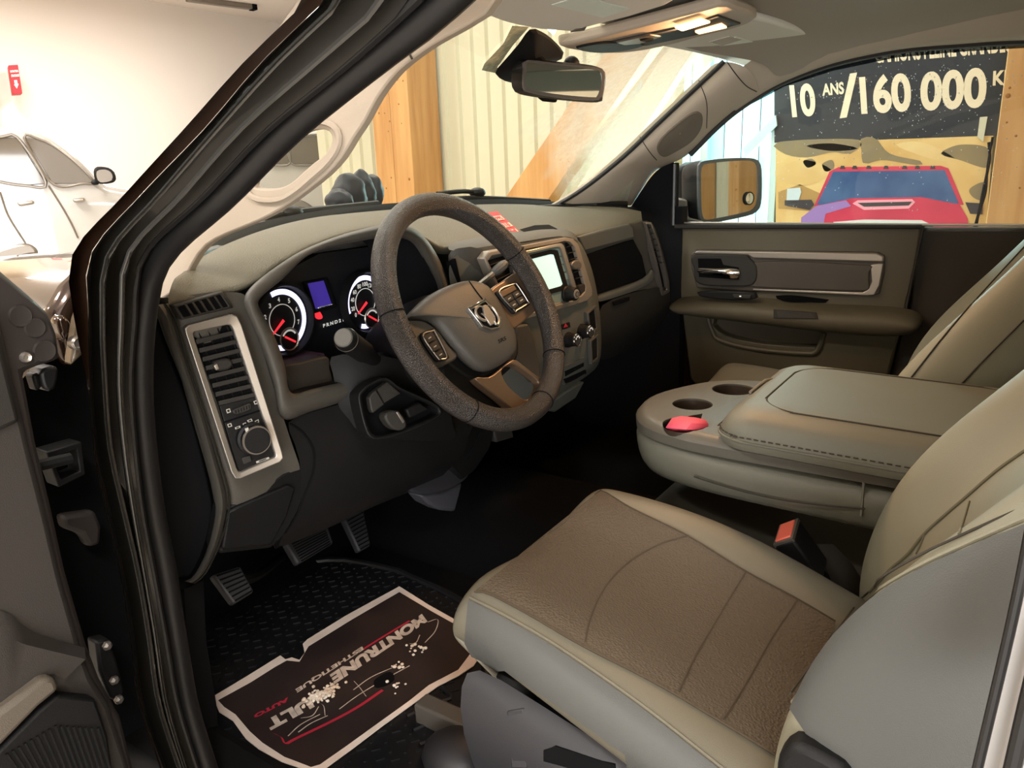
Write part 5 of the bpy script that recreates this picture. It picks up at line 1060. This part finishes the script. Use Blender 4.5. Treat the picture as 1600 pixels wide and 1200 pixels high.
for k in range(7):
    a, b = aty([(1013+k*2.6, 358+k*9, .86), (1021+k*2.8, 355+k*9.2, .862)]); obj('slat', G().slab([a, b, b+V((0, .012, -.003)), a+V((0, .012, -.003))], (0, 0, .002)), M['dashd'], ev)
# red card lying on the dashboard above the screen
PS = Surf(pad)
card = thing('price_card', 'red and white card lying on the dashboard behind steering wheel', 'card', PS.hit(792, 350))
cq = aty([(750, 334, .96), (777, 331, .965), (821, 371, .862), (800, 377, .86)])
obj('sheet', G().slab(cq, V((0, 0, .0012))), M['redp'], card)
def cpt(u, v, h=.002): return cq[0].lerp(cq[1], u).lerp(cq[3].lerp(cq[2], u), v)+V((0, 0, h))
g = G()
for v0, v1, u0, u1 in ((.18, .34, .08, .9), (.46, .60, .08, .95), (.70, .84, .08, .92)): g.slab([cpt(u0, v0), cpt(u1, v0), cpt(u1, v1), cpt(u0, v1)], V((0, 0, .0004)))
obj('white_panels', g, M['paper'], card)
g = G()
for s, v in (('15 995', .33), ('2018', .59), ('KM', .83)): text(g, s, cpt(.16, v, .0028), cpt(.84, v, .0028), cpt(.16, v-.12, .0028), bold=.03)
obj('lettering', g, M['redp'], card)

# ---------------------------------------------------------------- seats
def zt(y): return .362-.24*(.54-y)
def seat(kind, label, x0, dy_, copy=False):
    t = thing(kind, label, 'seat', (x0, .3+dy_, .06))
    xl0, xr0 = -.215, .192
    rows = []
    ys = [(.505, .0), (.545, .25), (.566, .55), (.566, .80), (.552, .95), (.53, 1.0), (.45, 1.0), (.36, 1.0), (.26, 1.0), (.16, 1.0), (.06, 1.0), (-.04, 1.0)]
    for y, k in ys:
        hb = .034*math.sin(math.pi*max(0, min(1, (.54-y)/.44)))
        z = zt(y); zb = z-.085; e = max(0, min(1, (.54-y)/.4))
        XL = xl0-.045*e+.02*(1-k); XR = xr0-.0*e-.02*(1-k)
        w_ = XR-XL
        prof = [(XL+.015, zb, 0), (XL-.008, zb+.02, 0), (XL-.014, zb+.05, 0), (XL-.004, z-.012, 1), (XL+.012, z-.001, 1), (XL+.04, z+.010, 1), (XL+.085, z+.006, 1), (XL+.14, z-.006, 1), (XL+w_*.5, z-.010, 1), (XR-.14, z-.006, 1), (XR-.095, z+.006+hb*.35, 1), (XR-.05, z+.012+hb, 1), (XR-.015, z+.004+hb*.9, 1), (XR-.0, z-.02+hb*.6, 1), (XR+.004, zb+.04, 0), (XR-.005, zb, 0)]
        rows.append([V((x0+x, y+dy_, lerp(zb-.02, zz, k) if k < 1 else zz)) for x, zz, _ in prof])
    cu = obj('cushion', G().loft(rows), M['leather'], t, sub=2)
    # backrest: bolsters either side of a shallow centre panel
    prof_b = [(.19, .135, .0), (.24, .150, .25), (.30, .155, .6), (.37, .145, .9), (.45, .120, 1.0), (.53, .072, 1.0), (.61, .005, 1.0), (.70, -.065, 1.0), (.80, -.135, .95), (.90, -.20, .85), (.97, -.245, .6), (1.0, -.28, .3)]
    rows = []
    for z, y, k in prof_b:
        wl = -.255-.012*math.sin(min(1, (z-.19)/.5)*math.pi); wr = .225+.012*math.sin(min(1, (z-.19)/.5)*math.pi)
        if z > .8: wl += (z-.8)*.45; wr -= (z-.8)*.45
        d = .055*k+.01; bk = .20
        P = [(wl+.02, y-bk), (wl-.006, y-bk+.03), (wl-.008, y-.07), (wl+.000, y-.018), (wl+.018, y+.002), (wl+.045, y-.002), (wl+.085, y-.022), (wl+.13, y-d), (wl+.19, y-d-.004), (0, y-d-.006), (wr-.17, y-d-.004), (wr-.12, y-d), (wr-.08, y-.024), (wr-.045, y-.002), (wr-.02, y+.001), (wr-.002, y-.02), (wr+.006, y-.08), (wr+.002, y-bk+.03), (wr-.02, y-bk)]
        rows.append([V((x0+x, yy+dy_, z)) for x, yy in P])
    ba = obj('backrest', G().loft(rows, closed=True, cap=True), M['leatherl'], t, sub=2)
    return t, cu, ba
ds, cu, ba = seat('driver_seat', 'beige driver seat with brown fabric cushion beside open doorway', -.45, 0)
S = Surf(cu)
N1 = 40
LB = [(742, 926), (766, 930), (830, 964), (912, 1012), (1028, 1072), (1168, 1156), (1240, 1200)]
RB = [(930, 774), (942, 769), (988, 796), (1074, 838), (1164, 893), (1244, 936), (1305, 972)]
front_edge = S.patch([(742, 932), (778, 900), (830, 852), (890, 800), (935, 773)], [(800, 940), (840, 905), (890, 860), (940, 815), (985, 796)], 4, 2, .002)
ins = S.patch(LB, RB, 34, 22, .0022)
obj('fabric_insert', G().loft(ins), M['fabric'], ds)
for P, m, r in (([(734, 934), (800, 968), (880, 1016), (1000, 1100), (1110, 1186), (1140, 1210)], 'leather', .0022),):
    o = S.line(P, 50, .0005); obj('piping', G().tube(o, r, 6), M[m], ds); obj('stitch_groove', G().tube([p+V((.006, .002, .0008)) for p in o], .0012, 5), M['seam'], ds)
for P in (LB, RB, [(914, 1006), (922, 968), (944, 922), (980, 882), (1030, 852), (1076, 838)], [(1060, 1082), (1085, 1030), (1120, 970), (1166, 894)], [(1130, 1126), (1165, 1070), (1205, 1000), (1246, 938)]):
    q = S.line(P, 40, .0024)
    if len(q) > 3: obj('seam', G().tube(q, .0013, 5), mat('fabric_seam', '#4a3e2e', .9) if 'fabric_seam' not in bpy.data.materials else bpy.data.materials['fabric_seam'], ds)
SB = Surf(ba)
side = crpx([(1246, 1086), (1270, 1040), (1310, 985), (1370, 930), (1440, 888), (1520, 850), (1600, 818)], 30)
# grey side panel behind the bolster seam
sp = SB.patch([(1246, 1090), (1272, 1042), (1312, 988), (1372, 933), (1442, 891), (1522, 853), (1610, 816)], [(1238, 1108), (1290, 1180), (1370, 1230), (1450, 1250), (1540, 1230), (1590, 1080), (1640, 900)], 26, 14, .003)
obj('side_panel', G().loft(sp), M['leatherg'], ds)
for P, r in (([(1240, 1098), (1246, 1078), (1272, 1034), (1312, 980), (1372, 925), (1442, 883), (1522, 845), (1610, 806)], .002),):
    q = SB.line(P, 50, .001); obj('piping', G().tube(q, r, 6), M['leatherl'], ds)
    obj('stitch_groove', G().tube([p+V((.008, .004, .003)) for p in q], .0012, 5), M['seam'], ds)
q = SB.line([(1360, 925), (1392, 890), (1420, 866), (1450, 830), (1510, 778), (1560, 735), (1610, 700)], 40, .001)
if len(q) > 3: obj('stitch_groove', G().tube(q, .0022, 6), mat('backrest_seam', '#6f6a54', .8), ds)
for P in ([(1500, 836), (1508, 812), (1516, 784)], [(1432, 866), (1440, 850), (1446, 834)]):
    q = SB.line(P, 8, .001)
    if len(q) > 2: obj('stitch_groove', G().tube(q, .0012, 5), bpy.data.materials['backrest_seam'], ds)
sdp = S.patch([(733, 938), (800, 974), (880, 1022), (1000, 1106), (1110, 1192), (1150, 1222)], [(724, 1042), (768, 1078), (846, 1134), (934, 1198), (1000, 1238), (1060, 1270)], 30, 8, .0025)
obj('side_bolster_panel', G().loft(sdp), M['leatherg'], ds)
# plastic seat base with recess
base = obj('seat_base', G().loft([[V((x, y, z)) for y, z in P] for x, P in ((-.672, [(.535, .275), (.45, .255), (.30, .22), (.15, .185), (-.05, .14)]), (-.700, [(.535, .262), (.45, .242), (.30, .205), (.15, .17), (-.05, .125)]), (-.712, [(.53, .20), (.44, .17), (.30, .14), (.15, .11), (-.05, .08)]), (-.705, [(.50, .10), (.42, .09), (.30, .08), (.15, .07), (-.05, .065)]))]), mat('seat_base_grey', '#262528', .5, bump=(900, .15)), ds, sub=1)
obj('front_base', G().box((-.45, .49, .17), (.215, .03, .09)), M['black'], ds, bevel=.02)
obj('under_cushion', G().box((-.45, .22, .15), (.19, .27, .09)), M['blackm'], ds)
SB2 = Surf(base)
q = [SB2.hit(a, b, .002) for a, b in ((792, 1112), (818, 1108), (824, 1200), (800, 1200))]
if None not in q: obj('base_rib', G().slab(q, V((.004, 0, 0))), bpy.data.materials['seat_base_grey'], ds, bevel=.002)
q = [SB2.hit(a, b, .0015) for a, b in ((850, 1172), (868, 1166), (960, 1196), (970, 1230), (850, 1230))]
if None not in q: obj('base_recess', G().slab(q, V((.004, 0, 0))), M['void'], ds)
obj('recliner_cover', G().slab(ax(crpx([(1212, 1200), (1222, 1176), (1244, 1166), (1280, 1180), (1330, 1215), (1300, 1260), (1220, 1260)], 24, True), x=-.735), (.03, 0, 0)), M['black'], ds, bevel=.008)
tk = thing('seat_track', 'grey metal seat track end on the floor by the seat base', 'seat track', at(722, 1130, z=.08))
obj('rail', G().box(at(722, 1135, z=.085), (.016, .08, .018)), M['silverd'], tk, bevel=.004)
obj('rail_cover', G().ball(at(716, 1180, z=.08), (.05, .055, .03), 14, 8), bpy.data.materials['seat_base_grey'], tk)

ps, cu2, ba2 = seat('passenger_seat', 'beige passenger seat beyond the centre console', .45, .085)
obj('seat_base', G().box((.45, .35, .16), (.2, .25, .10)), M['black'], ps, bevel=.02)
SP = Surf(ba2)
for P in ([(1424, 590), (1480, 520), (1540, 452), (1610, 376)], [(1500, 602), (1540, 560), (1600, 500)]):
    q = SP.line(P, 24, .001)
    if len(q) > 3: obj('stitch_groove', G().tube(q, .0015, 5), M['seam'], ps)
# middle section of the bench under the console
ms = thing('middle_seat', 'narrow grey middle seat base under the fold down console', 'seat', (0, .3, .1))
obj('cushion', G().loft([[V((x, y, z)) for x in (-.20, -.17, .17, .22)] for y, z in ((.52, .15), (.55, .25), (.54, .285), (.45, .28), (.2, .22), (-.05, .18))]), mat('middle_seat_grey', '#4d483f', .7), ms, sub=1)
# fold-down console
co = thing('centre_console', 'fold down console with cup holders and padded leather lid', 'console', (0, .3, .31))
def outline(dx=0, f=1.0):
    return crpx([(-.203-dx, .09), (-.203-dx, .25), (-.202-dx, .38), (-.192-dx, .46), (-.160-dx*.7, .53+dx*.7), (-.095, .572+dx), (-.01, .580+dx), (.08, .548+dx), (.145+dx*.7, .50+dx*.7), (.178+dx, .42), (.186+dx, .30), (.186+dx, .09)], 48)
rings = []
for z, d in ((.338, -.035), (.347, -.012), (.372, .0), (.405, .004), (.425, .002)): rings.append([V((x, y, z+(y-.3)*.02)) for x, y in outline(d)])
obj('base', G().loft(rings, closed=True, cap=True), M['console'], co, sub=1)
tray = G().loft([[V((x, y, z)) for x, y in outline(d)] for z, d in ((.424, .003), (.440, .004), (.450, -.004), (.4535, -.014))], closed=True, cap=True)
tr_ = obj('cup_tray', tray, M['consoled'], co)
cups = [((1082, 630), .036), ((1146, 607), .040), ((1070, 661), .037)]
cut(tr_, [G().lathe(at(*p, z=.455)+V((0, 0, -.026)), (0, 0, 1), [(r, 0), (r, .05)], 32) for p, r in cups]+[G().slab([at(a, b, z=.47) for a, b in ((1076, 636), (1098, 632), (1092, 652), (1070, 652))], V((0, 0, -.042)))], bevel=.002)
for (p, r) in cups:
    c = at(*p, z=.455); c.z = .428
    obj('cup_well', G().lathe(c, (0, 0, 1), [(0, .0), (r*.98, .0), (r*.985, .020), (r*.99, .022)], 32, cap=False), M['brown'], co)
tis = thing('pink_wrapper', 'folded pink paper standing in the front cup holder', 'paper', at(1072, 668, z=.43))
g = G()
A_ = [at(1040, 668, z=.452), at(1050, 653, z=.456), at(1064, 650, z=.459)]; B_2 = [at(1072, 671, z=.455), at(1080, 661, z=.462), at(1086, 652, z=.460)]; C_ = [at(1104, 672, z=.450), at(1107, 663, z=.456), at(1103, 656, z=.458)]; D_ = [at(1052, 676, z=.438), at(1078, 678, z=.438), at(1100, 676, z=.438)]
g.loft([A_, B_2, C_]); g.loft([[A_[0], B_2[0], C_[0]], D_])
o = obj('fold', g, M['pink'], tis); sd = o.modifiers.new('s', 'SOLIDIFY'); sd.thickness = .001
# lid
LX0, LX1, LY0, LY1 = -.226, .168, -.06, .385
def rr_out(dx, z, slope=0):
    return [V((x, y, z+(y-.15)*.02)) for x, y in rrect((LX0+LX1)/2, (LY0+LY1)/2, (LX1-LX0)/2+dx, (LY1-LY0)/2+dx, .055+dx*.5, 8)]
lid = obj('padded_lid', G().loft([rr_out(-.012, .440), rr_out(.0, .446), rr_out(.004, .456), rr_out(.003, .466), rr_out(-.001, .476), rr_out(-.010, .490), rr_out(-.028, .499), rr_out(-.06, .5035), *[[lerp(p, V(((LX0+LX1)/2, (LY0+LY1)/2, .506)), t) for p in rr_out(-.06, .5035)] for t in (.25, .5, .75, .97)]], closed=True, cap=True), M['console'], co)
obj('lid_piping', G().tube(rr_out(.0045, .461), .0022, 6, closed=True), M['console'], co)
sp_ = rr_out(.0035, .468); g = G()
L_ = cr(sp_, 170, True)
for i in range(0, 168, 1): g.tube([L_[i], lerp(L_[i], L_[i+1], .62)], .0011, 5)
obj('stitching', g, M['seam'], co, kind='stuff')
LS = Surf(lid)
q = cr([V((x, y, .5025+(y-.15)*.02)) for x, y in rrect((LX0+LX1)/2, (LY0+LY1)/2, (LX1-LX0)/2-.050, (LY1-LY0)/2-.050, .07, 10)], 240, True)
obj('top_seam', G().tube(q, .0016, 6, closed=True), M['seam'], co)
lt = obj('lid_latch', G().slab([at(a, b, z=.497) for a, b in ((1168, 616), (1194, 596), (1222, 594), (1232, 602), (1200, 616))], V((0, 0, -.02))), mat('latch_grey', '#50555c', .35), co, bevel=.004)
obj('latch_edge', G().tube([at(a, b, z=.499) for a, b in ((1172, 613), (1184, 603), (1196, 594), (1206, 592))], .0025, 6), M['silver'], lt)
obj('base_seam', G().tube([V((-.208, lerp(.16, .42, k/12), .385-.012*math.sin(k/12*3))) for k in range(13)], .0013, 5), M['seam'], co)
obj('rear_piping', G().tube([V((-.2045-.001, .165, z)) for z in (.372, .39, .41, .425)], .0022, 6), M['console'], co)
obj('hinge_cover', G().slab([V((-.165, y, z)) for y, z in ((.165, .43), (.06, .43), (.03, .40), (.03, .35), (.09, .34), (.165, .36))], (.05, 0, 0)), mat('hinge_grey', '#4b494d', .5), co, bevel=.006)
obj('hinge_pivot', G().lathe((-.165, .06, .385), (-1, 0, 0), [(.055, -.02), (.055, .012), (.045, .018), (0, .018)], 28), bpy.data.materials['hinge_grey'], co)
# belt buckle and the webbing between seat and console
bk = thing('seat_belt_buckle', 'black seat belt buckle with red button beside driver cushion', 'seat belt buckle', at(1240, 860, x=-.215))
b0 = at(1229, 832, x=-.225); b1 = at(1288, 915, x=-.205); d = (b1-b0).normalized(); sd = V((1, 0, 0)); up_ = d.cross(sd).normalized(); sd = up_.cross(d)
obj('body', G().box(b0+d*.040, (.040, .029, .017), d, sd, up_), M['black'], bk, bevel=.004)
obj('release_button', G().box(b0-d*.001, (.004, .023, .013), d, sd, up_), M['belt'], bk, bevel=.002)
obj('button_frame', G().frame([b0-d*.002+sd*(a*.028)+up_*(b*.0165) for a, b in ((-1, -1), (1, -1), (1, 1), (-1, 1))], [b0-d*.003+sd*(a*.0235)+up_*(b*.0135) for a, b in ((-1, -1), (1, -1), (1, 1), (-1, 1))], d*.006), M['silverd'], bk)
obj('stalk', G().box(b0+d*.11, (.05, .018, .008), d, sd, up_), M['void'], bk, bevel=.003)
bw = thing('seat_belt_webbing', 'dark lap belt strap tucked between driver seat and console', 'seat belt', at(1310, 920, x=-.2))
obj('strap', G().loft([[at(a, b, x=-.19), at(c_, d_, x=-.165)] for a, b, c_, d_ in ((1264, 850, 1300, 850), (1290, 890, 1330, 880), (1310, 930, 1345, 905), (1322, 950, 1350, 925))]), mat('belt_webbing', '#2d2822', .9), bw).modifiers.new('s', 'SOLIDIFY').thickness = .003

# ---------------------------------------------------------------- footwell
FZ = .062
mt = thing('rubber_floor_mat', 'black rubber floor mat with tread dashes on driver side', 'floor mat', (-.5, .9, FZ))
mo_ = [at(a, b, z=FZ) for a, b in crpx([(318, 1000), (330, 950), (420, 900), (520, 880), (600, 892), (640, 905), (740, 960), (760, 1040), (740, 1160), (720, 1230), (600, 1280), (420, 1280), (330, 1130)], 50, True)]
obj('base', G().slab(mo_, V((0, 0, .006))), mat('mat_rubber', '#131315', .45), mt, bevel=.003)
obj('raised_edge', G().tube([p+V((0, 0, .008)) for p in mo_], .007, 8, closed=True), bpy.data.materials['mat_rubber'], mt)
g = G()
def inside(p, poly):
    c = False; j = len(poly)-1
    for i in range(len(poly)):
        a, b = poly[i], poly[j]
        if (a.y > p.y) != (b.y > p.y) and p.x < (b.x-a.x)*(p.y-a.y)/(b.y-a.y)+a.x: c = not c
        j = i
    return c
for i in range(40):
    for j in range(32):
        c = V((-.95+i*.022+(j % 2)*.011, .60+j*.019, FZ+.0065))
        if inside(c, mo_): g.box(c, (.0065, .0018, .0016), *( ((.8, .6, 0), (-.6, .8, 0)) if (i+j) % 2 else ((.8, -.6, 0), (.6, .8, 0)) ))
obj('tread_dashes', g, bpy.data.materials['mat_rubber'], mt, kind='stuff')
for k in range(6):
    a, b = at(636+k*10, 1120+k*22, z=FZ+.007), at(706+k*6, 1090+k*24, z=FZ+.007)
    obj('channel_rib', G().tube(cr([a, lerp(a, b, .8), b, b+V((.01, .03, 0))], 10), .004, 6), bpy.data.materials['mat_rubber'], mt)
PZ = FZ+.0105
pm = thing('paper_floor_mat', 'torn black paper floor mat with white border and printed slogan', 'paper mat', at(540, 1070, z=PZ))
def fz(P, h=0): return [at(a, b, z=PZ+h) for a, b in P]
po = [(333, 1088), (388, 1055), (438, 1024), (446, 1030), (456, 1027), (468, 1031), (476, 1020), (473, 1006), (480, 999), (540, 962), (624, 916), (670, 945), (722, 974), (760, 1010), (740, 1040), (716, 1056), (684, 1072), (650, 1096), (600, 1132), (550, 1170), (506, 1202), (488, 1206), (440, 1190), (404, 1170), (384, 1154), (364, 1126), (342, 1112)]
obj('sheet', G().slab(fz(po), V((0, 0, -.0012))), M['paper'], pm)
pi_ = [(341, 1094), (392, 1066), (430, 1042), (448, 1032), (468, 1034), (482, 1010), (550, 968), (624, 925), (676, 956), (730, 986), (740, 1014), (716, 1046), (670, 1070), (640, 1094), (590, 1130), (540, 1166), (500, 1194), (486, 1198), (444, 1182), (410, 1160), (390, 1142), (368, 1116), (350, 1104)]
obj('black_print', G().slab(fz(pi_, .0006), V((0, 0, -.0004))), M['inkd'], pm)
def ptext(s, bl, br, tl, m, bold=.03):
    g = G(); text(g, s, *[at(a, b, z=PZ+.0011) for a, b in (bl, br, tl)], bold=bold); obj('lettering', g, m, pm)
ptext('MONTRUNE', (659, 959), (515, 1054), (668, 971), M['inks'], .06)
ptext('ULT', (482, 1090), (414, 1126), (492, 1104), M['inks'], .06)
ptext('ESTHETIQUE', (565, 1009), (461, 1076), (569, 1014.5), M['inks'], .04)
ptext('AUTO', (450, 1089), (396, 1117), (453, 1094), M['inkr'], .06)
def pline(P, r, m, n_=24): obj('print_stroke', G().loft([[a-V((0, r, 0)), a+V((0, r, 0))] for a in cr(fz(P, .0012), n_)]), m, pm)
pline([(568, 1014), (600, 994), (640, 970)], .0022, M['inkr'])
pline([(428, 1146), (440, 1152), (446, 1162), (462, 1154), (520, 1126), (560, 1104), (598, 1078)], .0028, M['inkr'], 40)
for P in ([(450, 1150), (470, 1132), (500, 1116)], [(466, 1144), (486, 1130), (512, 1118)], [(530, 1108), (560, 1086), (600, 1062), (640, 1040)], [(552, 1078), (580, 1058), (616, 1042)], [(508, 1118), (505, 1102), (492, 1096)], [(470, 1122), (488, 1118), (498, 1104)], [(668, 972), (684, 968), (680, 986), (664, 1004)], [(640, 1006), (650, 1004), (656, 992)]):
    pline(P, .0009, M['inks'])
pline([(553, 1064), (562, 1074), (572, 1088)], .0012, M['inks'], 8)
obj('tear_hole', G().slab(fz(crpx([(584, 1064), (594, 1056), (606, 1050), (614, 1052), (616, 1062), (606, 1070), (594, 1074), (586, 1074)], 18, True), .0014), V((0, 0, -.0004))), M['void'], pm)
sn = thing('melting_snow', 'clump of dirty snow melting on the printed slogan of the mat', 'snow', at(500, 1085, z=PZ))
g = G()
for k in range(190):
    a = random.gauss(0, 1); b = random.gauss(0, 1)
    c = at(500+a*13, 1086-a*6+b*5, z=PZ+random.uniform(.001, .007)); r = random.uniform(.0012, .0036); g.ball(c, (r, r, r*.8), 6, 5)
obj('clump', g, M['snow'], sn, kind='stuff')
for nm, (px, py), n_, s_ in (('slush_lump', (620, 1040), 8, 5), ('slush_lump', (648, 1014), 14, 9), ('slush_lump', (624, 1072), 8, 8)):
    g = G()
    for k in range(n_):
        c = at(px+random.gauss(0, s_), py+random.gauss(0, s_*.5), z=PZ+.003); r = random.uniform(.0015, .004); g.ball(c, (r, r, r*.7), 6, 5)
    tag(obj(nm, g, M['snow'], None), 'small pale slush crumbs on the paper mat '+{620: 'beside its torn hole', 648: 'under the start of the slogan', 624: 'below its torn hole'}[px], 'slush')
# pedals
def pedal(name, label, P, y, m, cat, grooves, arm):
    t = thing(name, label, cat, at(*P[0], y=y))
    n = V((0, -.8, .6))
    q = pl(P, at(sum(a for a, _ in P)/len(P), sum(b for _, b in P)/len(P), y=y), n)
    obj('pad', G().slab(q, V((0, .014, -.010))), m, t, bevel=.004)
    for k in range(grooves):
        s_ = (k+.5)/grooves; a = q[0].lerp(q[3], s_)+n*.0004; b = q[1].lerp(q[2], s_)+n*.0004
        obj('grip_rib', G().tube([a.lerp(b, .1), a.lerp(b, .9)], .0013, 5), M['void'], t)
    c = sum(q, V())/len(q)
    obj('arm', G().tube(cr([c+V((0, .012, 0)), *[at(a, b, y=yy) for a, b, yy in arm]], 10), .009, 8), M['black'], t)
pedal('brake_pedal', 'wide black brake pedal with fine grip ribs', [(446, 848), (512, 818), (522, 848), (466, 882)], 1.02, mat('pedal_rubber', '#29282a', .6), 'pedal', 9, [(490, 820, 1.12), (500, 790, 1.2)])
pedal('accelerator_pedal', 'narrow black accelerator pedal right of the brake', [(536, 808), (568, 790), (580, 852), (562, 862)], 1.08, bpy.data.materials['pedal_rubber'], 'pedal', 10, [(556, 790, 1.16), (560, 770, 1.22)])
pedal('parking_brake_pedal', 'black parking brake pedal low beside the door pillar', [(332, 898), (376, 884), (398, 924), (366, 944)], .96, bpy.data.materials['pedal_rubber'], 'pedal', 7, [(400, 900, 1.05), (440, 870, 1.15)])
